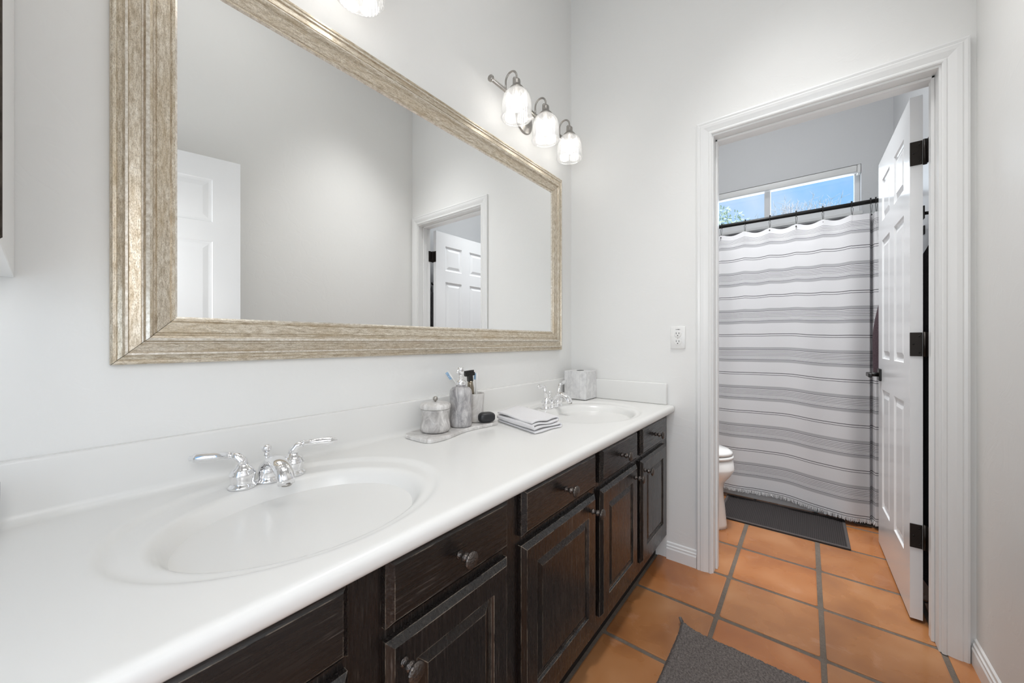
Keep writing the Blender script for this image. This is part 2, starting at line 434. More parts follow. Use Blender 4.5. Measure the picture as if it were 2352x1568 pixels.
def wloc(o):
    v = Vector((0, 0, 0))
    while o: v += o.location; o = o.parent
    return v
def obj(name, mb, mat, parent=None, recalc=True, bevel=None, subsurf=0, auto=None):
    """one mesh object; geometry given in world coordinates is moved into its parent's frame"""
    me = bpy.data.meshes.new(name); off = wloc(parent)
    me.from_pydata([(x - off.x, y - off.y, z - off.z) for x, y, z in mb.v], [], mb.f)
    for m in (mat if isinstance(mat, (list, tuple)) else [mat]): me.materials.append(m)
    for i, p in enumerate(me.polygons): p.use_smooth = mb.smooth[i]; p.material_index = mb.mi[i]
    if mb.uv:
        ul = me.uv_layers.new(name='UVMap')
        for p in me.polygons:
            q = mb.uv.get(p.index)
            if q:
                for li, c in zip(p.loop_indices, q): ul.data[li].uv = c
    if recalc:
        bm = bmesh.new(); bm.from_mesh(me); bmesh.ops.recalc_face_normals(bm, faces=bm.faces); bm.to_mesh(me); bm.free()
    o = bpy.data.objects.new(name, me); C.objects.link(o)
    if parent: o.parent = parent
    if bevel:
        m = o.modifiers.new('bevel', 'BEVEL'); m.width = bevel; m.segments = 2; m.limit_method = 'ANGLE'; m.angle_limit = R(35)
    if subsurf:
        m = o.modifiers.new('sub', 'SUBSURF'); m.levels = subsurf; m.render_levels = subsurf
    return o
def tag(o, label, cat, group=None):
    o['label'] = label; o['category'] = cat
    if group: o['group'] = group
    return o
def thing(name, label, cat, loc=(0, 0, 0), group=None):
    o = bpy.data.objects.new(name, None); C.objects.link(o); o.location = loc; o.empty_display_size = 0.05
    return tag(o, label, cat, group)
def struct(o, label=None):
    o['kind'] = 'structure'
    if label: o['label'] = label
    return o
def dup(o, parent=None):
    c = o.copy(); C.objects.link(c)
    if parent: c.parent = parent
    for ch in list(o.children): dup(ch, c)
    return c
def sstep(a, b, x):
    t = max(0.0, min(1.0, (x - a) / (b - a))); return t * t * (3 - 2 * t)

# ------------------------------------------------------------------ the setting
XW, YR, ZC = 1.967, -1.553, 3.3          # far wall, right wall, ceiling
XT0, XT1, YTR = 2.083, 3.80, -1.590      # toilet room
DL, DR, DH = -0.758, -1.467, 2.055       # doorway jamb faces
XL = -1.05
# floor: grout bed with a raised rounded slab per tile
def build_floor():
    mb = MB(); mb.cur = 1
    mb.box(XL - .1, XT1 + .1, YTR - .1, 0.1, -0.03, -0.003)
    mb.cur = 0
    xs = [XL - .1, -0.99, -0.66, -0.33, 0.0, 0.33, 0.66, 0.99, 1.321, 1.667, 1.982, 2.303, 2.628, 2.96, XT1 + .1]
    ys = [0.16, -0.167, -0.494, -0.821, -1.147, -1.480, -1.80]
    tints = []
    rnd = random.Random(3)
    for i in range(len(xs) - 1):
        for j in range(len(ys) - 1):
            g = 0.0085
            x0, x1 = xs[i] + g + rnd.uniform(-.0015, .0015), xs[i + 1] - g + rnd.uniform(-.0015, .0015)
            y1, y0 = ys[j] - g + rnd.uniform(-.0015, .0015), ys[j + 1] + g + rnd.uniform(-.0015, .0015)
            x0 = max(x0, XL - .1); x1 = min(x1, XT1 + .1); y0 = max(y0, YTR - .1); y1 = min(y1, 0.1)
            if x1 - x0 < .02 or y1 - y0 < .02: continue
            r = 0.009
            def ring(ins, z):
                pts = []
                for cx, cy, a0 in ((x1 - r, y1 - r, 0), (x0 + r, y1 - r, 90), (x0 + r, y0 + r, 180), (x1 - r, y0 + r, 270)):
                    for k in range(4):
                        a = R(a0 + k * 30); pts.append((cx + (r - ins) * math.cos(a), cy + (r - ins) * math.sin(a), z))
                return pts
            R0, R1, R2 = ring(0, -0.003), ring(0.0005, -0.0012), ring(0.005, 0.0)
            n0 = len(mb.f); n = 16
            vs = R0 + R1 + R2
            fs = [[a * n + k, a * n + (k + 1) % n, (a + 1) * n + (k + 1) % n, (a + 1) * n + k] for a in (0, 1) for k in range(n)]
            fs.append([2 * n + k for k in range(n)])
            mb.add(vs, fs)
            t = rnd.random(); s = rnd.uniform(.68, 1.12)
            c = (0.46 * s, (0.165 + .08 * t) * s, (0.045 + .06 * t) * s)
            for q in range(n0, len(mb.f)): tints.append((q, c))
    o = obj('floor', mb, [M_tile, M_grout], recalc=False)
    at = o.data.color_attributes.new('tint', 'FLOAT_COLOR', 'CORNER')
    cols = {q: c for q, c in tints}
    for p in o.data.polygons:
        c = cols.get(p.index, (0.3, 0.1, 0.03))
        for li in p.loop_indices: at.data[li].color = (*c, 1)
    return struct(o, 'glossy orange clay tile floor with wide grey grout lines')
build_floor()
T = 0.1
struct(obj('ceiling', MB().box(XL - T, XT1 + .2, YTR - T, T, ZC, ZC + .1), M_ceil))
struct(obj('wall_back', MB().box(XL - T, XW + .05, 0, T, -.05, ZC + .05), M_wall))
w = MB()
w.box(XL - T, XL, -.66, 0, -.05, ZC + .05); w.box(XL - T, XL, YR - T, -1.50, -.05, ZC + .05); w.box(XL - T, XL, -1.50, -.66, 2.05, ZC + .05)  # opening invented to go with the left wall fill light
struct(obj('wall_left', w, M_wall))
struct(obj('wall_right', MB().box(XL - T, XW + .05, YR - T, YR, -.05, ZC + .05), M_wall))
# far wall with the doorway
w = MB()
w.box(XW, XT0, DL + .02, 0.05, -.05, ZC + .05)
w.box(XW, XT0, YTR - .05, DR - .02, -.05, ZC + .05)
w.box(XW, XT0, DR - .02, DL + .02, DH + .02, ZC + .05)
struct(obj('wall_far', w, M_wall))
struct(obj('wall_toilet_left', MB().box(XT0 - .01, XT1 + .2, 0.0, T, -.05, ZC + .05), M_wall2))
struct(obj('wall_toilet_right', MB().box(XT0 - .01, XT1 + .2, YTR - T, YTR, -.05, ZC + .05), M_wall2))
WY0, WY1, WZ0, WZ1 = -1.421, -0.40, 2.06, 2.417
w = MB()
w.box(XT1, XT1 + .16, YTR - .05, 0.05, -.05, WZ0); w.box(XT1, XT1 + .16, YTR - .05, 0.05, WZ1, ZC + .05)
w.box(XT1, XT1 + .16, YTR - .05, WY0, WZ0, WZ1); w.box(XT1, XT1 + .16, WY1, 0.05, WZ0, WZ1)
struct(obj('wall_window', w, M_wall2))
# baseboards
def baseboard(name, a, b, nrm):
    a, b, nrm = Vector(a), Vector(b), Vector(nrm)
    prof = [(0, 0), (.013, 0), (.013, .052), (.010, .058), (.010, .066), (.006, .070), (.005, .080), (0, .085)]
    mb = MB(); vs = []
    for p in (a, b):
        for d, z in prof: q = p + nrm * d; vs.append((q.x, q.y, z))
    n = len(prof)
    mb.add(vs, [[k, k + 1, n + k + 1, n + k] for k in range(n - 1)] + [list(range(n)), list(range(n, 2 * n))])
    return struct(obj(name, mb, M_trim))
baseboard('baseboard_far', (XW, -0.548, 0), (XW, -0.686, 0), (-1, 0, 0))
baseboard('baseboard_right', (XW, YR, 0), (0.72, YR, 0), (0, 1, 0))
baseboard('baseboard_toilet', (XT0, YTR, 0), (3.05, YTR, 0), (0, 1, 0))

# door casing + jamb + stop (trim_1)
def casing():
    mb = MB()
    prof = [(0, 0), (0, .010), (.004, .013), (.010, .013), (.014, .010), (.020, .012), (.034, .016), (.046, .017), (.050, .015), (.058, .017), (.064, .015), (.065, 0)]
    def run(side, z0):
        pass
    yi0, yi1, zi = DL + .006, DR - .006, DH + .008
    path = lambda d: [(yi0 + d, 0.0), (yi0 + d, zi + d), (yi1 - d, zi + d), (yi1 - d, 0.0)]
    for face, sg in ((XW, -1), (XT0, 1)):
        vs = []
        for d, h in prof:
            for (y, z) in path(d): vs.append((face + sg * h, max(y, YR + .004) if face == XW else y, z))
        fs = []
        for i in range(len(prof) - 1):
            for k in range(3): fs.append([i * 4 + k, i * 4 + k + 1, (i + 1) * 4 + k + 1, (i + 1) * 4 + k])
        mb.add(vs, fs)
    t = .02
    mb.box(XW - .004, XT0 + .004, DL, DL + t, 0, DH + t); mb.box(XW - .004, XT0 + .004, DR - t, DR, 0, DH + t)
    mb.box(XW - .004, XT0 + .004, DR, DL, DH, DH + t)
    sx0, sx1, st = 2.010, 2.046, .010
    mb.box(sx0, sx1, DL - st, DL, 0, DH, .002); mb.box(sx0, sx1, DR, DR + st, 0, DH, .002); mb.box(sx0, sx1, DR, DL, DH - st, DH, .002)
    return struct(obj('trim_1', mb, M_trim), 'white moulded casing and jamb around the toilet room doorway')
casing()

# six-panel door leaf: local x along width (0..w), y thickness (0..t), z height
def door_leaf(name, w, h, t, M, mat, label=None, rel=1.0):
    mb = MB()
    st, mid, pw = 0.105 * w / .7, 0.10 * w / .7, 0
    pw = (w - 2 * st - mid) / 2
    xs = [0, st, st + pw, st + pw + mid, w - st, w]
    zs = [0, 0.22, 0.83, 0.99, 1.60, 1.70, h - .115, h]
    for side in (0, 1):
        y = 0 if side == 0 else t; sg = 1 if side == 0 else -1
        for i in range(5):
            for j in range(7):
                x0, x1, z0, z1 = xs[i], xs[i + 1], zs[j], zs[j + 1]
                sub = MB()
                if i in (1, 3) and j in (1, 3, 5):
                    L = [(0, 0), (.004, .006), (.012, .008), (.018, .008), (.040, .002)]
                    sub.loftrect([(x0 + d, x1 - d, z0 + d, z1 - d, y + sg * e * rel) for d, e in L])
                else: sub.add([(x0, y, z0), (x1, y, z0), (x1, y, z1), (x0, y, z1)], [[0, 1, 2, 3]])
                mb.add(sub.v, [f if side == 0 else f[::-1] for f in sub.f])
    mb.add([(0, 0, 0), (w, 0, 0), (w, t, 0), (0, t, 0), (0, 0, h), (w, 0, h), (w, t, h), (0, t, h)],
           [[0, 3, 2, 1], [4, 5, 6, 7], [0, 4, 7, 3], [1, 2, 6, 5]])
    mb.v = [tuple(M @ Vector(p)) for p in mb.v]
    return struct(obj(name, mb, mat, recalc=False), label)
# toilet-room door: hinge edge at x 2.111, leaf running along +x just off the wall
a = math.atan2(0.012, 0.70)
Md = Matrix.Translation((2.113, -1.454, 0.012)) @ Matrix.Rotation(a, 4, 'Z')
d1 = door_leaf('door_1', 0.70, 2.03, 0.035, Md, M_door, 'white six-panel door standing open into the toilet room')
for zc in (1.82, 1.079, 0.335):
    h = MB(); h.box(2.0885, 2.1125, -1.4515, -1.4195, zc - .047, zc + .047, .0015)      # leaf plate on the door edge side
    h.box(2.112 - .0026, 2.1128, -1.4515, -1.4195, zc - .047, zc + .047)
    hinge = MB()
    hinge.box(2.1090, 2.1128, -1.452, -1.4185, zc - .046, zc + .046, .001)
    hinge.box(2.070, 2.1085, -1.4668, -1.4640, zc - .046, zc + .046, .0008)
    hinge.tube([(2.112, -1.4592, zc - .048), (2.112, -1.4592, zc + .048)], .0062, 10)
    hp = obj('hinge', hinge, M_hinge, d1); hp['label'] = 'dark bronze door hinge'
    sc = MB()
    for dy, dz in ((.008, .032), (.024, .0), (.008, -.032)):
        sc.ico((2.1088, -1.452 + dy, zc + dz), .0032, 1, (.35, 1, 1))
    obj('screw', sc, M_black, hp)
kn = MB()
kx, kz = 2.752, 0.915
ky = -1.408
kn.box(kx - .032, kx + .032, ky, ky + .009, kz - .032, kz + .032, .002)
kn.tube([(kx, ky + .008, kz), (kx, ky + .045, kz)], .011, 14)
kn.box(kx - .10, kx + .013, ky + .042, ky + .056, kz - .011, kz + .011, .003)
hd = obj('door_handle', kn, M_black, d1); hd['label'] = 'black square lever handle'

# second door, seen in the mirror, standing open along the right wall
p0, p1 = Vector((-0.085, -1.512, 0)), Vector((0.678, -1.333, 0))
L2 = (p1 - p0).length; a2 = math.atan2(p1.y - p0.y, p1.x - p0.x)
Md2 = Matrix.Translation((p0.x + math.sin(a2) * .035, p0.y - math.cos(a2) * .035, .012)) @ Matrix.Rotation(a2, 4, 'Z')
door_leaf('door_2', L2, 2.038, 0.035, Md2, M_door, 'white six-panel door reflected at the left of the mirror', 0.5)

# window
wx = XT1 + .10
win = struct(obj('window_1', MB().box(wx - .02, wx + .03, WY0, WY1, WZ1 - .035, WZ1, .003).box(wx - .02, wx + .03, WY0, WY1, WZ0, WZ0 + .075, .003)
                 .box(wx - .018, wx + .03, WY0, WY0 + .032, WZ0 + .0755, WZ1 - .0355, .003).box(wx - .018, wx + .03, WY1 - .032, WY1, WZ0 + .0755, WZ1 - .0355, .003)
                 .box(wx - .028, wx - .0205, WY0, WY1, WZ1 - .016, WZ1 - .006), M_vinyl), 'high horizontal slider window above the shower curtain')
obj('mullion', MB().box(wx - .026, wx + .026, -.858, -.815, WZ0 + .0755, WZ1 - .0355, .003).box(wx - .032, wx - .0265, -.848, -.838, WZ0 + .08, WZ1 - .04), M_vinyl, win)
for y0, y1 in ((WY0 + .0325, -.8585), (-.8145, WY1 - .0325)):
    obj('glass_pane', MB().box(wx + .004, wx + .008, y0, y1, WZ0 + .0757, WZ1 - .0357), M_pane, win)
obj('latch', MB().box(wx - .034, wx - .019, -1.14, -1.09, WZ1 - .034, WZ1 - .022, .002), M_plastic, win)
bl = thing('window_blind', 'white rolled-up blind headrail along the top of the window', 'blind', (XT1 + .03, -.91, 2.36))
obj('headrail', MB().box(XT1 + .002, XT1 + .052, WY0 + .022, WY1 - .004, 2.362, 2.4155, .006, 2), M_plastic, bl)
obj('bracket', MB().box(XT1 - .001, XT1 + .056, WY0 + .002, WY0 + .0215, 2.350, 2.4155, .003), M_plastic, bl)
struct(obj('trim_2', MB().box(XT1 - .008, XT1 + .09, WY0 - .01, WY1 + .01, WZ0 - .02, WZ0 + .004, .002), M_trim), 'white window sill')

# ------------------------------------------------------------------ vanity cabinet
van = thing('vanity_cabinet', 'worn black wooden double vanity cabinet with pewter knobs under the white countertop', 'cabinet', (0.46, -0.27, 0))
FY = -0.546
fr = MB()
fr.box(XL + .002, XW - .002, FY, FY + .02, .115, .735)
obj('face_frame', fr, M_woodv, van)
cb = MB()
cb.box(XL + .002, XW - .002, FY + .0205, -.004, .115, .133); cb.box(XW - .020, XW - .002, FY + .0205, -.004, .134, .735)
cb.box(XL + .002, XL + .02, FY + .0205, -.004, .134, .735)
obj('carcass', cb, M_woodv, van)
obj('toe_kick', MB().box(XL + .002, XW - .002, -.492, -.474, .001, .114), M_void, van)
def front(x0, x1, z0, z1, panel):
    mb = MB(); y = FY - .0006
    t = .020
    L = [(0, 0), (0, .010), (.003, .0125), (.012, t)]
    if panel: L += [(.056, t), (.059, .0135), (.064, .012), (.082, .0185)]
    mb.loftrect([(x0 + d, x1 - d, z0 + d, z1 - d, y - e) for d, e in L])
    return mb
def knob(x, z, parent):
    y = FY - .0206
    k = MB(); Mx = Matrix.Translation((x, y, z)) @ Matrix.Rotation(R(90), 4, 'X')
    k.lathe([(0, 0), (.0085, 0), (.0085, .002), (.0055, .005), (.005, .010), (.0085, .013), (.0095, .0165), (.0080, .020), (.0045, .023), (.0045, .026), (.010, .028), (.0162, .031), (.0168, .0335), (.0150, .036), (.010, .0385), (0, .0395)], 22, Mx)
    o = obj('knob', k, M_knob, parent); return o
units = [(-.98, -.61, None), (-.56, -.17, 'r'), (-.115, .290, 'l'), (.354, .672, 'l'), (.727, 1.125, 'r'), (1.165, 1.504, 'r'), (1.552, 1.897, 'l')]
for (x0, x1, hand) in units:
    dr = obj('drawer', front(x0, x1, .614, .731, False), M_woodh, van)
    knob((x0 + x1) / 2, .672, dr)
    do = obj('cabinet_door', front(x0, x1, .165, .592, True), M_woodv, van)
    kx_ = x0 + .03 if hand == 'l' else x1 - .03
    knob(kx_, .548, do)

# ------------------------------------------------------------------ countertop with cast basins
BAS = [(0.335, -0.315), (1.565, -0.315)]
def top_dz(x, y):
    z = 0.0
    for cx, cy in BAS:
        e = math.hypot((x - cx) / .292, (y - (cy + .012)) / .238)
        z -= .0065 * (1 - sstep(.93, 1.0, e))
        q = math.hypot((x - cx) / .222, (y - (cy - .012)) / .178)
        if q < 1.08:
            d = 1 - q
            rim = sstep(-.08, .09, d)
            ds = max(0.0, .5 * (d + math.sqrt(d * d + .0012)) - .0036)
            z -= .018 * rim + .115 * (1 - max(0, min(1, 1 - ds / .95)) ** 2.2)
    return z
def vanity_top():
    yz = [(-.0001, .777), (-.0001, .882), (-.016, .882), (-.019, .8805), (-.020, .877), (-.020, .790), (-.0215, .783), (-.026, .7765), (-.033, .773), (-.040, .772)]
    n1 = len(yz); ys = [-.040 - (i + 1) * (.528 / 88) for i in range(88)]
    yz += [(y, None) for y in ys]
    yz += [(-.574, .7715), (-.580, .769), (-.5845, .764), (-.586, .757), (-.5855, .748), (-.583, .741), (-.578, .7365), (-.570, .7352), (-.05, .7352)]
    xs = [XL + .003 + (XW - .0025 - XL - .003) * i / 420 for i in range(421)]
    vs = []; n = len(yz)
    for x in xs:
        for (y, z) in yz: vs.append((x, y, z if z is not None else .772 + top_dz(x, y)))
    fs = []
    for i in range(420):
        for k in range(n - 1): fs.append([i * n + k, i * n + k + 1, (i + 1) * n + k + 1, (i + 1) * n + k])
    fs.append([420 * n + k for k in range(n)])
    mb = MB(); mb.add(vs, fs, True)
    mb.smooth[-1] = False
    for i in range(420): mb.smooth[i * (n - 1)] = mb.smooth[i * (n - 1) + 1] = False
    o = obj('vanity_countertop', mb, M_top)
    tag(o, 'white cast marble countertop with two oval basins and backsplash on the black vanity', 'countertop')
    sp = MB().box(XW - .0225, XW - .0028, -.552, -.0205, .7721, .880, .006, 3)
    obj('side_splash', sp, M_top, o)
    for cx, cy in BAS:
        p = MB(); p.lathe([(0, .0035), (.012, .0035), (.016, .0022), (.021, .0028), (.0225, .0005)], 24, c=(cx, cy - .012, .772 + top_dz(cx, cy - .012)))
        obj('drain', p, M_chrome, o)
        yy = cy + .125; 
        h = MB().ico((cx - .015, yy, .772 + top_dz(cx - .015, yy) + .0002), .0035, 2, (1, .8, .5)); obj('overflow_hole', h, M_void, o)
    return o
vanity_top()

# ------------------------------------------------------------------ faucets (local coords, origin on the counter)
def faucet(name, label, loc, aL, aR, tilt, spout_z):
    t = thing(name, label, 'faucet', loc, 'chrome faucets')
    L = Vector(loc)
    hb = [(0, 0), (.0265, 0), (.0275, .003), (.0265, .006), (.0225, .009), (.0215, .012), (.0235, .020), (.0250, .028), (.0245, .033), (.0215, .0365), (.0218, .038), (.0190, .042), (.0130, .046), (.0115, .052), (.0, .052)]
    for sx, an in ((-.052, aL), (.052, aR)):
        c = L + Vector((sx, 0, 0))
        h = obj('handle_base', MB().lathe(hb, 28, c=c), M_chrome, t)
        d = Vector((math.cos(an), math.sin(an), 0))
        z = Vector((0, 0, 1))
        pts = [c + z * .048, c + z * .060 + d * .002, c + z * .069 + d * .010, c + z * (.073 + tilt * .2) + d * .022]
        mb = MB().tube(pts, [.0115, .0105, .0092, .0078], 14)
        e = c + z * (.073 + tilt * .2) + d * .022
        dd = (d + z * tilt).normalized()
        pr = [(0, .0085), (.003, .0090), (.0035, .0075), (.030, .0092), (.060, .0108), (.066, .0095), (.068, .0060), (.074, .0055), (.077, .0)]
        mb.tube([e + dd * q for q, r in pr], [max(r, .0004) for q, r in pr], 14)
        obj('lever', mb, M_chrome, h)
    # spout: flared foot, body and a curved arm that ends in a wide lip
    c = L
    sp = MB().lathe([(0, 0), (.027, 0), (.028, .003), (.026, .006), (.0225, .010), (.0225, .014), (.0235, .022), (.0215, .030), (.017, .040), (.009, .047), (0, .049)], 28, c=c)
    path = [(0, .004, .022), (0, -.012, .040), (0, -.030, .052), (0, -.052, .054 + spout_z), (0, -.074, .047 + spout_z), (0, -.091, .036 + spout_z), (0, -.098, .024 + spout_z), (0, -.0995, .014 + spout_z)]
    sp.tube([c + Vector(p) for p in path], [.016, .0165, .0160, .0152, .0146, .0142, .0138, .0134], 18, sq=(.78, 1.28))
    so_ = obj('spout', sp, M_chrome, t)
    e = c + Vector((0, -.0995, .0112 + spout_z))
    obj('aerator', MB().lathe([(0, 0), (.0095, 0), (.011, .002), (.011, .006), (0, .006)], 20, Matrix.Translation(e)), M_nickel, so_)
    r = MB().tube([c + Vector((0, .014, .030)), c + Vector((0, .014, .058))], .003, 10)
    r.lathe([(0, 0), (.006, 0), (.0055, .004), (.0045, .006), (.0085, .011), (.0105, .016), (.0098, .021), (.0060, .025), (0, .026)], 20, c=c + Vector((0, .014, .056)))
    obj('lift_rod', r, M_chrome, t)
    return t
faucet('bathroom_faucet', 'chrome two-lever faucet at the near basin, left of the marble tray', (.334, -.114, .7658), R(148), R(-28), .0, .0)
faucet('bathroom_faucet', 'chrome two-lever faucet at the far basin, beside the tissue box', (1.572, -.114, .7658), R(190), R(4), .16, .016)

# ------------------------------------------------------------------ mirror
def mirror():
    x0, x1, z0, z1 = .088, 1.825, 1.043, 1.998; w_ = .102
    t = thing('wall_mirror', 'large rectangular mirror in a weathered champagne frame above the vanity', 'mirror', ((x0 + x1) / 2, -.001, z0))
    prof = [(0, .0), (0, .018), (.003, .0215), (.008, .0215), (.0095, .020), (.016, .0235), (.0195, .029), (.0235, .029), (.0255, .0255), (.042, .0285), (.0435, .0255),
            (.046, .0265), (.049, .0335), (.0545, .0360), (.0590, .0335), (.0615, .0265), (.0650, .0250), (.0670, .0270), (.088, .0185), (.0905, .0150), (.0925, .0165), (.0975, .0160), (.102, .0110), (.102, .004)]
    def pt(side, s, d, h):   # s: 0/1 end along the rail
        g = .0006
        if side == 'b': return (x0 + d + g if s == 0 else x1 - d - g, -.001 - h, z0 + d)
        if side == 't': return (x0 + d + g if s == 0 else x1 - d - g, -.001 - h, z1 - d)
        if side == 'l': return (x0 + d, -.001 - h, z0 + d + g if s == 0 else z1 - d - g)
        return (x1 - d, -.001 - h, z0 + d + g if s == 0 else z1 - d - g)
    for si, side in enumerate('btlr'):
        vs = []; uvv = []
        # per-vertex shading split at every profile corner is kept crisp by flat profile faces
        for s in (0, 1):
            for d, h in prof: vs.append(pt(side, s, d, h))
        n = len(prof); fs = []; uvs = []; acc = 0
        ax = 0 if side in 'bt' else 2
        for k in range(n - 1):
            seg = math.hypot(prof[k + 1][0] - prof[k][0], prof[k + 1][1] - prof[k][1])
            f = [k, k + 1, n + k + 1, n + k]; fs.append(f)
            vv = [acc, acc + seg, acc + seg, acc]
            uvs.append([(vs[q][ax] + si * 3.1, vv[m] + si * .7) for m, q in enumerate(f)]); acc += seg
        fs += [list(range(n)), list(range(n, 2 * n))]
        uvs += [[(0, 0)] * n, [(0, 0)] * n]
        mb = MB(); mb.add(vs, fs, False, uvs)
        for k in (6, 10, 12, 21): mb.mi[k] = 1
        obj('frame_rail', mb, [M_frame, M_bead], t)
    gx = .006
    # bevelled glass plate
    g = MB(); i0 = w_ - gx
    g.box(x0 + i0, x1 - i0, -.0125, -.008, z0 + i0, z1 - i0)
    obj('mirror_glass', g, M_mirror, t)
    obj('backing', MB().box(x0 + .003, x1 - .003, -.0065, -.0012, z0 + .003, z1 - .003), M_void, t)
    return t
mirror()

# ------------------------------------------------------------------ vanity lights (three shades on a bar)
def vanity_light(cx, label):
    t = thing('vanity_light', label, 'lamp', (cx, 0, 2.185), 'vanity lights above the mirror')
    yb, zb, yl = -.07, 2.185, -.13
    bar = MB().tube([(cx - .322, yb, zb), (cx + .322, yb, zb)], .0082, 14)
    for s in (-1, 1):
        bar.lathe([(0, 0), (.0125, 0), (.0135, .002), (.0135, .010), (.011, .013), (0, .013)], 18, Matrix.Translation((cx + s * .318, yb, zb)) @ Matrix.Rotation(R(90 * s), 4, 'Y'))
    obj('bar', bar, M_nickel, t)
    pl = MB().lathe([(0, 0), (.066, 0), (.067, .004), (.058, .010), (.052, .011), (.044, .018), (.030, .020), (.012, .024), (.010, .061), (0, .061)], 40, Matrix.Translation((cx, -.0008, zb)) @ Matrix.Rotation(R(90), 4, 'X'))
    obj('backplate', pl, M_nickel, t)
    for i in (-1, 0, 1):
        x = cx + i * .226
        pts = [(x, yb, zb + .004)]
        for k in range(13):
            a = PI - PI * k / 12
            pts.append((x, (yb + yl) / 2 + math.cos(a) * (yl - yb) / 2, 2.222 + .032 * math.sin(a)))
        pts.append((x, yl, 2.205))
        arm = MB().tube(pts, .0042, 10)
        arm.box(x - .012, x + .012, yl - .010, yl + .010, 2.196, 2.212, .002)
        arm.tube([(x - .019, yl, 2.205), (x + .019, yl, 2.205)], .0045, 10)
        ar = obj('arm', arm, M_nickel, t)
        soc = MB().lathe([(0, .045), (.010, .045), (.0155, .040), (.0165, .034), (.0165, .020), (.019, .016), (.030, .004), (.034, -.004), (.033, -.006), (.015, -.006), (.012, -.020), (0, -.020)], 28, c=(x, yl, 2.165))
        soc.box(x - .018, x - .012, yl - .008, yl + .008, 2.175, 2.208, .001); soc.box(x + .012, x + .018, yl - .008, yl + .008, 2.175, 2.208, .001)
        obj('socket', soc, M_nickel, ar)
        z0 = 2.043
        pro = [(.0660, 0), (.0672, .002), (.0668, .006), (.0655, .012), (.0650, .030), (.0645, .052), (.0625, .072), (.0575, .090), (.0490, .104), (.0390, .113), (.0300, .1175)]
        inn = [(max(r - .003, .001), z + .0002 if k == 0 else z - .001) for k, (r, z) in enumerate(pro)][::-1]
        sh = MB().lathe(pro + inn + [pro[0]], 48, c=(x, yl, z0))
        s_ = obj('shade', sh, M_shade, ar)
        b = MB().lathe([(0, -.046), (.012, -.044), (.021, -.036), (.0255, -.024), (.0250, -.012), (.020, .002), (.0145, .014), (.0125, .022), (0, .022)], 24, c=(x, yl, 2.118))
        obj('bulb', b, M_bulb, ar)
    return t
vanity_light(1.490, 'brushed nickel three-shade vanity light fixed above the far end of the mirror')
vanity_light(.324, 'nickel vanity light above the near basin, one glass shade showing at the top edge')

# ------------------------------------------------------------------ objects on the counter
ZT = .7722
def rounded(pts, it=3):
    for _ in range(it):
        q = []
        for i in range(len(pts)):
            a, b = Vector(pts[i]), Vector(pts[(i + 1) % len(pts)]); q += [tuple(a * .75 + b * .25), tuple(a * .25 + b * .75)]
        pts = q
    return pts
ol = rounded([(.748, -.043), (.742, -.112), (.744, -.182), (.79, -.192), (.84, -.186), (.90, -.168), (.96, -.163), (1.02, -.172), (1.075, -.180), (1.098, -.172), (1.102, -.11), (1.10, -.043), (1.0, -.040), (.86, -.040)], 3)
tray = obj('marble_tray', MB().prism(ol[::-1], ZT, ZT + .012, .003), M_marblel)
tag(tray, 'wavy grey marble tray holding the bath set on the countertop', 'tray')
ZY = ZT + .0123
j = thing('lidded_jar', 'grey marble canister with a metal ball knob at the left end of the tray', 'jar', (.838, -.108, ZY))
c = (.838, -.108, ZY)
obj('body', MB().lathe([(0, 0), (.036, 0), (.046, .003), (.0505, .012), (.0495, .025), (.0455, .042), (.0445, .054), (.0475, .070), (.0495, .077), (.045, .078), (0, .078)], 40, c=c), M_marble, j)
obj('lid', MB().lathe([(0, .0785), (.0495, .0785), (.0515, .081), (.0515, .091), (.047, .0965), (.030, .0995), (0, .101)], 40, c=c), M_marblel, j)
obj('lid_knob', MB().ico((c[0], c[1], ZY + .111), .0085, 3).tube([(c[0], c[1], ZY + .1), (c[0], c[1], ZY + .106)], .003, 10), M_nickel, j)
c = (.948, -.118, ZY)
d = thing('soap_dispenser', 'tall dark grey marble soap pump bottle standing in the middle of the tray', 'soap dispenser', c)
obj('bottle', MB().lathe([(0, 0), (.033, 0), (.0385, .003), (.0405, .012), (.0405, .030), (.0385, .055), (.0375, .075), (.0395, .100), (.0405, .116), (.0385, .130), (.0310, .1395), (.019, .143), (0, .143)], 44, c=c), M_marbled, d)
pu = MB().lathe([(0, .1435), (.0175, .1435), (.0175, .160), (.015, .163), (.008, .165), (.0072, .171), (.0105, .174), (.0105, .176), (.0072, .178), (.0072, .186), (.0120, .188), (.0120, .207), (.0105, .211), (0, .2115)], 28, c=c)
pu.tube([(c[0], c[1], c[2] + .203), (c[0] - .016, c[1] - .006, c[2] + .203), (c[0] - .025, c[1] - .009, c[2] + .199), (c[0] - .028, c[1] - .010, c[2] + .192)], [.0048, .0045, .004, .0036], 10)
obj('pump', pu, M_nickel if False else M_chrome, d)
c = (1.038, -.098, ZY)
tm = tag(obj('tumbler', MB().lathe([(0, 0), (.031, 0), (.036, .003), (.0375, .012), (.0355, .040), (.0355, .060), (.0385, .090), (.0395, .106), (.0385, .108), (.0375, .106), (.034, .080), (.032, .012), (0, .010)], 40, c=c), M_marblel),
         'pale marble tumbler with brushes and trimmer at the back right of the tray', 'tumbler')
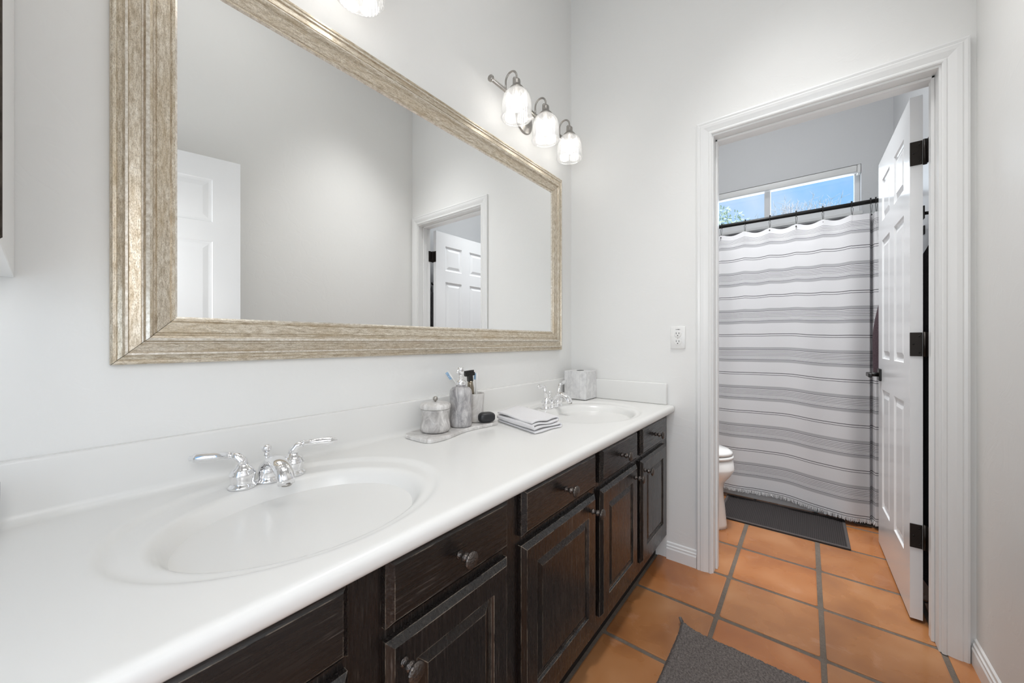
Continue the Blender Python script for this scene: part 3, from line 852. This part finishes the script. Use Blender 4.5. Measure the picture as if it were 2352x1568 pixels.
def toothbrush(base, tip, label):
    b, e = Vector(base), Vector(tip); dv = (e - b); n = dv.normalized()
    t = thing('toothbrush', label, 'toothbrush', base, 'toothbrushes in the tumbler')
    side = n.cross(Vector((0, 0, 1))); side = side.normalized() if side.length > .1 else Vector((1, 0, 0))
    fwd = side.cross(n).normalized() * -1
    obj('handle', MB().tube([b + dv * q for q in (0, .15, .5, .75, .8, .86, 1.0)], [.0042, .0055, .0058, .0038, .0036, .0055, .0040], 10, sq=(.75, 1.1)), M_plastic, t)
    br = MB()
    for k in range(5):
        q = b + dv * (.855 + .03 * k); w_ = side * .005; hh = n * .0022
        p = [q - w_ - hh, q + w_ - hh, q + w_ + hh, q - w_ + hh]
        o_ = fwd * .011
        br.add(p + [x + o_ for x in p], [[0, 1, 2, 3], [4, 5, 6, 7], [0, 1, 5, 4], [1, 2, 6, 5], [2, 3, 7, 6], [3, 0, 4, 7]])
    q = obj('bristles', br, M_blue, t); q['label'] = 'blue and white bristles'
toothbrush((1.052, -.110, ZY + .0165), (.957, -.036, .978), 'white toothbrush leaning left behind the soap pump')
toothbrush((1.052, -.092, ZY + .0165), (1.064, -.086, .968), 'translucent toothbrush standing upright at the right of the tumbler')
# hair trimmer
t = thing('hair_trimmer', 'black and bronze beard trimmer with a toothed head standing in the tumbler', 'trimmer', (1.036, -.088, ZY + .0145))
b0, b1 = Vector((1.030, -.098, ZY + .0185)), Vector((1.018, -.096, .940))
dv = b1 - b0
obj('body', MB().tube([b0 + dv * q for q in (0, .3, .6, .8, .92, 1)], [.009, .0115, .0120, .0125, .0105, .009], 16), M_brass, t)
hd_ = MB()
up = dv.normalized(); sd = Vector((.93, -.35, .10)).normalized(); fw = up.cross(sd).normalized()
def obx(mb, c, a, bb, cc, ha, hb_, hc):
    vs = [c + a * (i * ha) + bb * (jj * hb_) + cc * (k * hc) for i in (-1, 1) for jj in (-1, 1) for k in (-1, 1)]
    mb.add(vs, [[0, 1, 3, 2], [4, 6, 7, 5], [0, 4, 5, 1], [2, 3, 7, 6], [0, 2, 6, 4], [1, 5, 7, 3]])
obx(hd_, b1 + up * .012, sd, fw, up, .009, .008, .013)
obx(hd_, b1 + up * .026 + fw * .002, sd, fw, up, .0195, .008, .006)
for k in range(9): obx(hd_, b1 + up * .035 + sd * (-.018 + .0045 * k) + fw * .004, sd, fw, up, .0012, .003, .005)
obj('clipper_head', hd_, M_darkplastic, t)
tag(obj('soap_bar', MB().ico((0, 0, 0), 1, 4, (1, 1, 1)), M_soap), 'rounded black soap bar on the right end of the marble tray', 'soap')
so2 = bpy.data.objects['soap_bar']
for v in so2.data.vertices:      # superellipsoid
    p = v.co; s_ = lambda q, e: math.copysign(abs(q) ** e, q)
    v.co = Vector((s_(p.x, .62) * .033, s_(p.y, .62) * .022, s_(p.z, .7) * .019))
so2.location = (1.052, -.148, ZY + .0192); so2.rotation_euler = (0, 0, R(-25))

# folded towel: one long cloth folded back and forth, swept along its depth
def folded_towel():
    u = Vector((.72, -.69, 0)).normalized()      # along the folded edges' length (from the back left to the front right)
    A = Vector((1.130, -.138, ZT)); B = Vector((1.052, -.372, ZT)); Dv = Vector((1.312, -.095, ZT)); Cc = Vector((1.198, -.388, ZT))
    ex = (B - A); ey = (Dv - A)
    # cross-section in (s along ey, z): a serpentine band, three folds
    th = .0052
    mid = []
    layers = [.0042, .0140, .0250, .0345]
    ns = 14
    for li, z in enumerate(layers):
        rng = [k / ns for k in range(ns + 1)]
        if li % 2: rng = rng[::-1]
        for s in rng: mid.append((s, z, li))
        if li < 3:
            zn = layers[li + 1]; sgn = 1 if li % 2 == 0 else 0
            for k in range(1, 5):
                a = PI * k / 5; zz = z + (zn - z) * (1 - math.cos(a)) / 2; bulge = math.sin(a) * .022
                mid.append(((1 + bulge) if sgn else (-bulge), zz, li))
    n = len(mid); up_, lo_ = [], []
    for i in range(n):
        p, q = mid[max(i - 1, 0)], mid[min(i + 1, n - 1)]
        L_ = ey.length; dx, dz = (q[0] - p[0]) * L_, q[1] - p[1]; l = math.hypot(dx, dz) or 1
        nx, nz = -dz / l, dx / l
        up_.append((mid[i][0] + nx * th / 2 / L_, mid[i][1] + nz * th / 2, mid[i][2])); lo_.append((mid[i][0] - nx * th / 2 / L_, mid[i][1] - nz * th / 2, mid[i][2]))
    loop = up_ + lo_[::-1]; m = len(loop); NU = 30
    vs = []
    rnd = random.Random(5)
    for iu in range(NU + 1):
        r = iu / NU
        for (s, z, li) in loop:
            sag = (1 + .05 * math.sin(s * 5 + li) * r + .06 * math.sin(r * 6 + li * 2.1) - .08 * (1 - r) * s)
            lift = .020 * sstep(.55, 1.0, r) * (z / .0345) ** 1.5 * math.sin(PI * min(1, max(0, s))) * (0.4 + .6 * math.sin(2.2 + 3 * s))
            ext = 1.0 - .02 * li + .012 * math.sin(s * 7 + li * 1.7)
            re = r * ext; p = (A * (1 - re) + B * re) * (1 - s) + (Dv * (1 - re) + Cc * re) * s
            vs.append((p.x, p.y, ZT + .0006 + max(0, z * sag) + max(0, lift)))
    fs = []
    for iu in range(NU):
        for k in range(m):
            k2 = (k + 1) % m; fs.append([iu * m + k, iu * m + k2, (iu + 1) * m + k2, (iu + 1) * m + k])
    h = len(up_)
    for iu in (0, NU):
        for k in range(h - 1): fs.append([iu * m + k, iu * m + k + 1, iu * m + m - 2 - k, iu * m + m - 1 - k])
    mb = MB(); mb.add(vs, fs, True)
    return tag(obj('hand_towel', mb, M_towel), 'folded white hand towel lying on the counter right of the marble tray', 'towel')
folded_towel()

# tissue box cover
x0, x1, y0, y1, z0, z1 = 1.817, 1.9435, -.172, -.040, ZT + .003, .928
tb = thing('tissue_box', 'pale marbled tissue box cover in the corner of the countertop', 'tissue box', (1.88, -.106, ZT))
mb = MB()
bm = bmesh.new(); bmesh.ops.create_cube(bm, size=1)
for v in bm.verts: v.co = Vector(((x0 + x1) / 2 + v.co.x * (x1 - x0), (y0 + y1) / 2 + v.co.y * (y1 - y0), (z0 + z1) / 2 + v.co.z * (z1 - z0)))
bmesh.ops.bevel(bm, geom=list(bm.edges), offset=.0025, segments=2, affect='EDGES', profile=.5)
mb.frombm(bm)
obj('cover', mb, M_tissue, tb)
ov = [(1.88 + .028 * math.cos(2 * PI * k / 24), -.106 + .018 * math.sin(2 * PI * k / 24)) for k in range(24)]
obj('opening', MB().prism(ov, z1 - .004, z1 + .0006), M_void, tb)
for px in (x0 + .014, x1 - .014):
    for py in (y0 + .014, y1 - .014): obj('foot', MB().lathe([(0, 0), (.006, 0), (.006, .004), (0, .004)], 12, c=(px, py, ZT)), M_void, tb)

# clear tumbler at the left end of the counter
gl = MB().lathe([(0, 0), (.024, 0), (.027, .002), (.029, .03), (.030, .09), (.0285, .0895), (.0275, .03), (.025, .006), (0, .006)], 32, c=(-.068, -.078, ZT))
tag(obj('drinking_glass', gl, M_clear), 'clear glass tumbler at the left edge of the countertop, mostly cropped', 'glass')

# wall outlet
po = thing('wall_outlet', 'white duplex outlet on the far wall between the countertop and the doorway', 'outlet', (XW, -.600, 1.109))
obj('cover_plate', MB().box(XW - .0058, XW - .0004, -.6345, -.5665, 1.054, 1.164, .002, 2), M_plastic, po)
for zc in (1.127, 1.088):
    rc = MB()
    for k in range(1): rc.prism([(math.cos(2 * PI * q / 24) * .0165, max(-.0135, min(.0135, math.sin(2 * PI * q / 24) * .0165))) for q in range(24)], 0, .0022, .0005, 1)
    Mx = Matrix.Translation((XW - .0056, -.6005, zc)) @ Matrix.Rotation(R(-90), 4, 'Z') @ Matrix.Rotation(R(90), 4, 'X')
    rc.v = [tuple(Mx @ Vector(p)) for p in rc.v]
    r_ = obj('receptacle', rc, M_plastic, po)
    sl = MB()
    for dy in (-.0065, .0065): sl.box(XW - .0082, XW - .0076, -.6005 + dy - .0011, -.6005 + dy + .0011, zc - .0005, zc + .0075)
    sl.tube([(XW - .0076, -.6005, zc - .0075), (XW - .0083, -.6005, zc - .0075)], .0024, 12)
    obj('slots', sl, M_void, r_)
lb = MB()
for k, (w_, h_) in enumerate(((.0022, .0030), (.0018, .0022), (.0026, .0028), (.0028, .0036), (.0018, .0030), (.0024, .0032))):
    lb.box(XW - .0062, XW - .0057, -.5915 - .0034 * k - w_, -.5915 - .0034 * k, 1.1480, 1.1480 + h_)
obj('printed_label', lb, M_darkplastic, po)
obj('cover_screw', MB().ico((XW - .0062, -.6005, 1.1075), .0022, 2, (.4, 1, 1)), M_nickel, po)

# medicine cabinet door standing open at the far left
mc = thing('medicine_cabinet', 'narrow dark-edged cabinet door cut off by the left edge, left of the mirror', 'cabinet', (-.06, 0, 1.2))
obj('door_panel', MB().box(-.046, -.0265, -.405, -.001, 1.203, 2.30, .001), M_trim, mc)
obj('door_edge', MB().box(-.060, -.0245, -.424, -.4055, 1.203, 2.30, .0015), M_medwood, mc)
obj('body', MB().box(-.40, -.0470, -.10, -.001, 1.203, 2.30, .001), M_trim, mc)

# ------------------------------------------------------------------ rug on the bathroom floor
def rug():
    x0, x1, y0, y1 = .62, 1.524, -1.27, -.726
    rnd = random.Random(11)
    nx, ny = 226, 136
    def fn(u, v):
        x = x0 + (x1 - x0) * u; y = y0 + (y1 - y0) * v
        x += .010 * (1 - v) * (-1) * (u > .5) * u
        e = min(u * (x1 - x0), (1 - u) * (x1 - x0), v * (y1 - y0), (1 - v) * (y1 - y0))
        h = .002 + .011 * sstep(0, .010, e)
        h += rnd.uniform(-.0022, .0022) * sstep(0, .008, e)
        seam = abs(y - (-.752)); h -= .003 * math.exp(-(seam / .003) ** 2)
        c = math.hypot(x - x1, y - y1); h += .016 * math.exp(-(c / .035) ** 2)
        return (x + rnd.uniform(-.001, .001), y + rnd.uniform(-.001, .001), max(.0008, h))
    mb = MB().grid(fn, nx, ny)
    tag_o = rounded([(x0, y0), (x1 - .010, y0), (x1, y1), (x0, y1)], 0)
    mb.add([(x0, y0, .0006), (x1 - .01, y0, .0006), (x1, y1, .0006), (x0, y1, .0006)], [[0, 3, 2, 1]])
    o = tag(obj('bath_rug', mb, M_rug, recalc=False), 'charcoal plush rug on the tile floor in front of the vanity', 'rug')
    lp = MB().tube([(x1 - .004, y1 - .004, .014), (x1 + .004, y1 + .006, .030), (x1 + .010, y1 + .006, .024), (x1 + .004, y1 - .004, .016)], [.006, .0055, .005, .004], 8)
    obj('corner_loop', lp, M_rug, o)
rug()

# ------------------------------------------------------------------ toilet room: mat, tub, curtain, rod, toilet
mt = thing('bath_mat', 'dark grey ribbed bath mat with bound edges beside the bathtub', 'mat', (2.83, -.97, 0))
mx0, mx1, my0, my1 = 2.625, 3.032, -1.284, -.66
obj('woven_field', MB().box(mx0 + .014, mx1 - .014, my0 + .014, my1 - .014, .0012, .0075), M_mat, mt)
ed = MB()
ed.box(mx0, mx0 + .0142, my0, my1, .0008, .0095, .003, 2); ed.box(mx1 - .0142, mx1, my0, my1, .0008, .0095, .003, 2)
ed.box(mx0 + .0142, mx1 - .0142, my0, my0 + .0142, .0008, .0095, .003, 2); ed.box(mx0 + .0142, mx1 - .0142, my1 - .0142, my1, .0008, .0095, .003, 2)
obj('bound_edge', ed, M_matedge, mt)

tx = 3.072
tub = MB()
ty0, ty1, tz = YTR + .004, -.004, .40
def rrect(x0, x1, y0, y1, r, z, n=8):
    pts = []
    for cx, cy, a0 in ((x1 - r, y1 - r, 0), (x0 + r, y1 - r, 90), (x0 + r, y0 + r, 180), (x1 - r, y0 + r, 270)):
        for k in range(n): a = R(a0 + k * 90 / (n - 1)); pts.append((cx + r * math.cos(a), cy + r * math.sin(a), z))
    return pts
X1 = XT1 - .004
rings = [rrect(tx, X1, ty0, ty1, .004, .001), rrect(tx, X1, ty0, ty1, .006, tz - .02), rrect(tx - .012, X1, ty0, ty1, .006, tz - .018), rrect(tx - .012, X1, ty0, ty1, .008, tz - .004), rrect(tx - .008, X1 - .004, ty0 + .004, ty1 - .004, .01, tz),
         rrect(tx + .075, X1 - .06, ty0 + .09, ty1 - .09, .10, tz), rrect(tx + .09, X1 - .075, ty0 + .105, ty1 - .105, .10, tz - .015), rrect(tx + .13, X1 - .11, ty0 + .17, ty1 - .17, .12, .10), rrect(tx + .17, X1 - .15, ty0 + .22, ty1 - .22, .12, .08)]
n = len(rings[0]); vs = [p for r in rings for p in r]
fs = [[i * n + k, i * n + (k + 1) % n, (i + 1) * n + (k + 1) % n, (i + 1) * n + k] for i in range(len(rings) - 1) for k in range(n)]
fs.append([(len(rings) - 1) * n + k for k in range(n)])
tub.add(vs, fs)
tag(obj('bathtub', tub, M_tub, bevel=.004), 'white bathtub behind the striped shower curtain', 'bathtub')
struct(obj('trim_3', MB().box(tx - .045, tx - .0015, YTR + .001, my0 - .04, .0004, .006), M_grout), 'grout strip along the tub apron')

rd = thing('curtain_rod', 'black shower curtain rod across the tub alcove', 'rod', (3.04, -.8, 1.915))
obj('tube', MB().tube([(3.04, YTR + .012, 1.915), (3.04, -.012, 1.915)], .0125, 18), M_black, rd)
for y, s in ((YTR + .0006, -1), (-.0006, 1)):
    obj('flange', MB().lathe([(0, 0), (.030, 0), (.030, .004), (.020, .010), (.0145, .022), (0, .022)], 24, Matrix.Translation((3.04, y, 1.915)) @ Matrix.Rotation(R(90 * s), 4, 'X')), M_black, rd)

HK = [-.055, -.195, -.340, -.485, -.624, -.768, -.909, -1.049, -1.181, -1.315]
CY0, CY1 = -.02, -1.445
# path of the curtain seen from above: list of (y, x) sampled
def curtain_x(y, z):
    f = 0
    # folds hang from the hooks: furthest out mid-way
    amp = .010 + .010 * sstep(1.85, .3, z)
    f += amp * math.sin((y + .624) / .1425 * PI * 1.0 + .6) * (.6 + .4 * math.sin(y * 9 + 1))
    f += .012 * math.sin(y * 13.0 + .9 + z * .6)
    f += .006 * math.sin(y * 31 + 2) + .010 * math.sin(y * 27 + 1.3 + .5 * z) * sstep(1.7, .5, z)
    return 2.995 - .006 * sstep(1.0, 0, z) + f * .52
def curtain():
    t = thing('shower_curtain', 'white cotton shower curtain with grey stripes and a fringed hem', 'curtain', (3.0, -.75, .04))
    NS, NZ = 340, 70
    path = []
    for i in range(NS + 1):
        y = CY0 + (-1.392 - CY0) * i / NS; path.append((y, 0.0, 0))
    # the free edge doubles back in one deep pleat then ends
    for k in range(1, 15): path.append((-1.392 - .010 * (k / 14) ** 1.5, .046 * k / 14, 1))
    for k in range(1, 15): path.append((-1.402 - .012 * k / 14, .046 - .070 * k / 14, 1))
    for k in range(1, 13): path.append((-1.414 - .036 * k / 12, -.024 + .030 * (k / 12) ** 2, 1))
    n = len(path) - 1
    ztop, zbot = 1.842, .060
    def top_of(y):
        for a, b in zip(HK[:-1], HK[1:]):
            if b <= y <= a:
                s = (a - y) / (a - b); return ztop - .017 * math.sin(PI * s) ** 1.3
        return ztop - .004
    s_acc = [0]
    for i in range(n): s_acc.append(s_acc[-1] + math.hypot(path[i + 1][0] - path[i][0], path[i + 1][1] - path[i][1]))
    def sag(y): return top_of(y) - ztop
    def fn(u, v):
        i = round(u * n); y, dx, fl = path[i]
        zr = zbot + (ztop - zbot) * v
        wob = .006 * math.sin(y * 11.5 + .3) + .003 * math.sin(y * 23) + .024
        z = zr + sag(y) * (.45 * sstep(.5, .95, v) + .55 * sstep(.955, 1.0, v)) + wob * (1 - v) - .036 * sstep(-.80, -1.45, y) * (1 - v)
        spread = (1.0 + .25 * (1 - v)) if fl else 1
        x = curtain_x(y, zr) + dx * spread * (.55 + .45 * v)
        if i > NS + 24: y -= .018 * sstep(.45, .72, v) * sstep(1.0, .86, v)
        ripple = (top_of(y) - ztop) * .9 * sstep(.93, 1, v)
        return (x - ripple * .8, y, z)
    def uvf(u, v): i = min(n, round(u * n)); return (s_acc[i], zbot + (ztop - zbot) * v)
    mb = MB().grid(fn, n, NZ, True, uvf)
    obj('cloth', mb, M_curtain, t, recalc=False)
    fr_ = MB(); rnd = random.Random(2)
    for i in range(n * 3):
        u = (i + rnd.random()) / (n * 3)
        if u > 1: break
        x, y, z = fn(u, 0)
        for q in range(1):
            l = rnd.uniform(.012, .024); w_ = rnd.uniform(.0010, .0018)
            a, b = rnd.uniform(-.005, .005), rnd.uniform(-.005, .005)
            fr_.add([(x - .001, y - w_, z + .002), (x - .001, y + w_, z + .002), (x + b, y + w_ + a, z - l), (x + b, y - w_ + a, z - l), (x - .0022, y, z + .002), (x + b - .001, y + a, z - l)],
                    [[0, 3, 5, 4], [4, 5, 2, 1], [0, 1, 2, 3]])
    f = obj('fringe', fr_, M_fringe, t); f['kind'] = 'stuff'
    ln = MB().grid(lambda u, v: (curtain_x(CY0 + (-1.388 - CY0) * u, .95 + .89 * v) + .016, CY0 + (-1.388 - CY0) * u, .95 + .888 * v), 240, 24)
    l_ = obj('liner', ln, M_liner, t); l_['label'] = 'dark grey liner behind the striped cloth'
    hm = MB().grid(lambda u, v: tuple(Vector(fn(u, 0)) + Vector((-.0015, 0, .002 - .005 * v))), n, 1)
    obj('hem', hm, M_fringe, t)
curtain()
ORD = ['first', 'second', 'third', 'fourth', 'fifth', 'sixth', 'seventh', 'eighth', 'ninth', 'tenth', 'eleventh', 'twelfth']
hook0 = None
ys = [-1.398, -1.420] + HK[::-1][:7]
def hook_mesh():
    m = MB(); p = []
    for k in range(17): a = R(-60 + 300 * k / 16); p.append((-.0165 * math.cos(a), 0, 1.915 + .0165 * math.sin(a)))
    m.tube(p, .0016, 7)
    m.tube([(-.0165, 0, 1.912), (-.022, .004, 1.885), (-.027, .001, 1.845), (-.030, 0, 1.832)], .0012, 7)
    m.tube([(-.0145, 0, 1.905), (-.022, -.005, 1.885), (-.027, -.002, 1.845)], .0010, 7)
    m.ico((-.043, 0, 1.826), .0042, 2); m.tube([(-.030, 0, 1.832), (-.043, 0, 1.826)], .0011, 7); m.box(-.004, .004, -.004, .004, 1.927, 1.936, .001)
    return m
hk_me = None
for i, y in enumerate(ys):
    if hk_me is None:
        o = obj('curtain_hook', hook_mesh(), M_black); hk_me = o
    else: o = hk_me.copy(); C.objects.link(o)
    o.location = (3.04, y, 0)
    o['label'] = 'black wire hook on the curtain rod, %s from the open door' % ORD[i]
    o['category'] = 'curtain hook'; o['group'] = 'hooks on the shower curtain rod'

# toilet: back against the wall at y = 0, bowl pointing along -y
def toilet(cx=2.496):
    t = thing('toilet', 'white toilet half hidden behind the left door casing', 'toilet', (cx, -.40, 0))
    def egg(hw, yf, yb, z, n=40, sq=1.0):
        pts = []; ym = yb + (yf - yb) * .42
        for k in range(n):
            a = 2 * PI * k / n; sx, cy_ = math.sin(a), math.cos(a)
            y = ym + (yf - ym) * cy_ if cy_ > 0 else ym + (yb - ym) * -cy_
            pts.append((cx + hw * math.copysign(abs(sx) ** sq, sx), y, z))
        return pts
    def loft(rings, capb=True, capt=True):
        n = len(rings[0]); mb = MB(); vs = [p for r in rings for p in r]
        fs = [[i * n + k, i * n + (k + 1) % n, (i + 1) * n + (k + 1) % n, (i + 1) * n + k] for i in range(len(rings) - 1) for k in range(n)]
        if capb: fs.append(list(range(n)))
        if capt: fs.append([(len(rings) - 1) * n + k for k in range(n)])
        mb.add(vs, fs, True); return mb
    yb = -.20
    bowl = loft([egg(.146, -.738, -.10, .0008), egg(.145, -.735, -.10, .02), egg(.139, -.728, -.10, .10), egg(.131, -.718, -.11, .19), egg(.130, -.716, -.13, .225), egg(.140, -.722, -.15, .262),
                 egg(.170, -.755, -.18, .305), egg(.183, -.775, -.20, .345), egg(.181, -.773, -.20, .352), egg(.178, -.768, -.20, .395), egg(.170, -.760, -.20, .402)])
    obj('bowl', bowl, M_porc, t)
    obj('seat', loft([egg(.172, -.762, -.21, .4055), egg(.180, -.770, -.21, .409), egg(.180, -.770, -.21, .421), egg(.174, -.764, -.21, .425)]), M_porc, t)
    obj('lid', loft([egg(.170, -.758, -.21, .4285), egg(.178, -.766, -.21, .432), egg(.177, -.764, -.21, .446), egg(.160, -.745, -.22, .456), egg(.10, -.66, -.27, .462)]), M_porc, t)
    obj('tank', MB().box(cx - .21, cx + .21, -.195, -.012, .404, .74, .02, 3), M_porc, t)
    obj('tank_lid', MB().box(cx - .22, cx + .22, -.205, -.006, .7405, .775, .008, 2), M_porc, t)
    obj('flush_handle', MB().tube([(cx - .17, -.196, .68), (cx - .17, -.212, .68), (cx - .10, -.218, .672)], .006, 10), M_chrome, t)
toilet()

# robe hook and dark robe on the back of the open door; plum towel on the wall past it
hk = MB()
hk.box(2.116, 2.150, -1.4600, -1.4548, 1.565, 1.615, .001)
hk.tube([(2.133, -1.4600, 1.588), (2.133, -1.498, 1.588)], .0065, 12); hk.tube([(2.133, -1.496, 1.588), (2.133, -1.500, 1.606)], .0065, 12)
tag(obj('robe_hook', hk, M_black), 'black hook on the back of the open door above the dark robe', 'hook')
def robe():
    mb = MB()
    def sec(z, u):
        t_ = 1 - (z - .12) / 1.40
        w_ = .02 + .115 * sstep(0, .10, t_) + .05 * t_
        cx_ = 2.140 + w_ * .9 - .012
        d_ = .006 + .022 * sstep(0, .06, t_)
        a = 2 * PI * u
        r = 1 + .12 * math.sin(a * 5 + z * 3)
        return (max(2.118, cx_ + w_ * math.cos(a) * (1 if math.cos(a) > 0 else .9)), -1.499 + d_ * math.sin(a) * r, z)
    mb.grid(lambda u, v: sec(.12 + 1.40 * v, u), 48, 40)
    n = 41
    mb.add([sec(.12, k / 48) for k in range(48)], [list(range(48))]); mb.add([sec(1.52, k / 48) for k in range(48)], [list(range(48))])
    mb.tube([(2.133, -1.499, 1.515), (2.128, -1.505, 1.55), (2.133, -1.4985, 1.582), (2.139, -1.503, 1.55), (2.135, -1.499, 1.515)], .003, 8)
    return tag(obj('bathrobe', mb, M_robe), 'dark robe hanging in the gap behind the open door', 'robe')
robe()
def plum():
    mb = MB()
    def fn(u, v):
        z = .905 + .735 * v
        hw = .022 + .078 * sstep(0, .75, 1 - v); ht = .014 + .022 * sstep(0, .5, 1 - v)
        a = 2 * PI * u
        rr = 1 + .10 * math.sin(a * 4 + v * 2) + .05 * math.sin(a * 7)
        zz = z + .030 * (1 - v) ** 3 * math.sin(a + 1)
        return (2.895 + ht * math.cos(a) * rr, -1.497 + .006 * v + hw * math.sin(a) * rr * .98, zz)
    mb.grid(fn, 44, 36)
    mb.add([fn(k / 44, 0) for k in range(44)], [list(range(44))]); mb.add([fn(k / 44, 1) for k in range(44)], [list(range(44))])
    mb.tube([(2.895, -1.505, 1.635), (2.890, -1.512, 1.66), (2.895, -1.503, 1.688), (2.900, -1.510, 1.66), (2.896, -1.505, 1.635)], .003, 8)
    return mb
tag(obj('bath_towel', plum(), M_plum), 'plum towel hanging beside the curtain past the open door edge', 'towel')
hk = MB().box(2.880, 2.910, YTR + .0005, YTR + .006, 1.655, 1.70, .001).tube([(2.895, YTR + .006, 1.678), (2.895, -1.500, 1.676), (2.895, -1.488, 1.700)], .006, 10)
tag(obj('wall_hook', hk, M_black), 'small black hook above the plum towel', 'hook')

# ------------------------------------------------------------------ outside the window
struct(obj('ground', MB().box(XT1 + .3, 30, -20, 20, -.3, -.2), M_ground))
def leafy():
    t = thing('tree', 'leafy green tree outside the left pane of the window', 'tree', (7.0, .05, -.2), 'trees outside the window')
    rnd = random.Random(21)
    tr = MB().tube([(7.0, .25, -.2), (7.02, .28, 1.2), (7.05, .22, 2.2), (7.0, .2, 3.0)], [.10, .08, .06, .03], 10)
    for k in range(10):
        a = rnd.uniform(0, 6.3); z = rnd.uniform(1.8, 2.8); L_ = rnd.uniform(.4, .8)
        tr.tube([(7.03, .23, z), (7.03 + math.cos(a) * L_ * .5, .23 + math.sin(a) * L_ * .5, z + .3), (7.03 + math.cos(a) * L_, .23 + math.sin(a) * L_, z + .6)], [.025, .015, .006], 6)
    obj('trunk', tr, M_twig, t)
    lf = MB()
    for k in range(5200):
        while True:
            p = Vector((rnd.uniform(-1, 1), rnd.uniform(-1, 1), rnd.uniform(-1, 1)))
            if .25 < p.length < 1: break
        q = Vector((7.0 + p.x * .7, .20 + p.y * .72, 2.62 + p.z * .72))
        if math.sin(q.y * 9) * math.sin(q.z * 8 + q.x * 5) < -.25: continue
        a = Vector((rnd.gauss(0, 1), rnd.gauss(0, 1), rnd.gauss(0, 1))).normalized(); b = a.orthogonal().normalized(); s = rnd.uniform(.02, .036)
        cN = a.cross(b)
        lf.add([q - a * s, q + b * s * .5 + cN * s * .15, q + a * s, q - b * s * .5 + cN * s * .15], [[0, 1, 2], [0, 2, 3]])
    f = obj('foliage', lf, M_leaf, t, recalc=False); f['kind'] = 'stuff'
leafy()
def bare():
    t = thing('tree', 'pale bare feathery tree outside the right pane of the window', 'tree', (10, -.85, -.2), 'trees outside the window')
    rnd = random.Random(8); mb = MB()
    mb.tube([(10, -.85, -.2), (10, -.84, 1.6), (10, -.83, 3.0)], [.10, .08, .04], 8)
    obj('trunk', mb, M_twig, t)
    tw = MB()
    for (cy, cz, n, sp, ln, lean) in ((-.80, 3.0, 150, .30, 1.15, -.10), (-1.38, 3.25, 60, .16, .72, -.14)):
        for k in range(n):
            y = cy + rnd.gauss(0, .06); x = 10 + rnd.gauss(0, .12)
            dy = rnd.gauss(lean, sp); L_ = ln * rnd.uniform(.5, 1.0) * (1 - .4 * min(1, abs(dy)))
            p = [Vector((x, y, cz - .1)), Vector((x + rnd.gauss(0, .1), y + dy * .4, cz + L_ * .45)), Vector((x + rnd.gauss(0, .2), y + dy * .95, cz + L_))]
            tw.tube(p, [.007, .005, .002], 4)
            for m in range(5):
                f = rnd.uniform(.3, 1); q = p[1].lerp(p[2], f)
                tw.tube([q, q + Vector((rnd.gauss(0, .05), rnd.gauss(0, .09), rnd.uniform(.03, .14)))], [.0035, .0015], 3)
    mb2 = tw
    mb2.tube([(10, -.83, 2.9), (10, -1.1, 3.05), (10, -1.38, 3.2)], [.03, .025, .015], 6)
    f = obj('twigs', mb2, M_twig, t, recalc=False); f['kind'] = 'stuff'
bare()
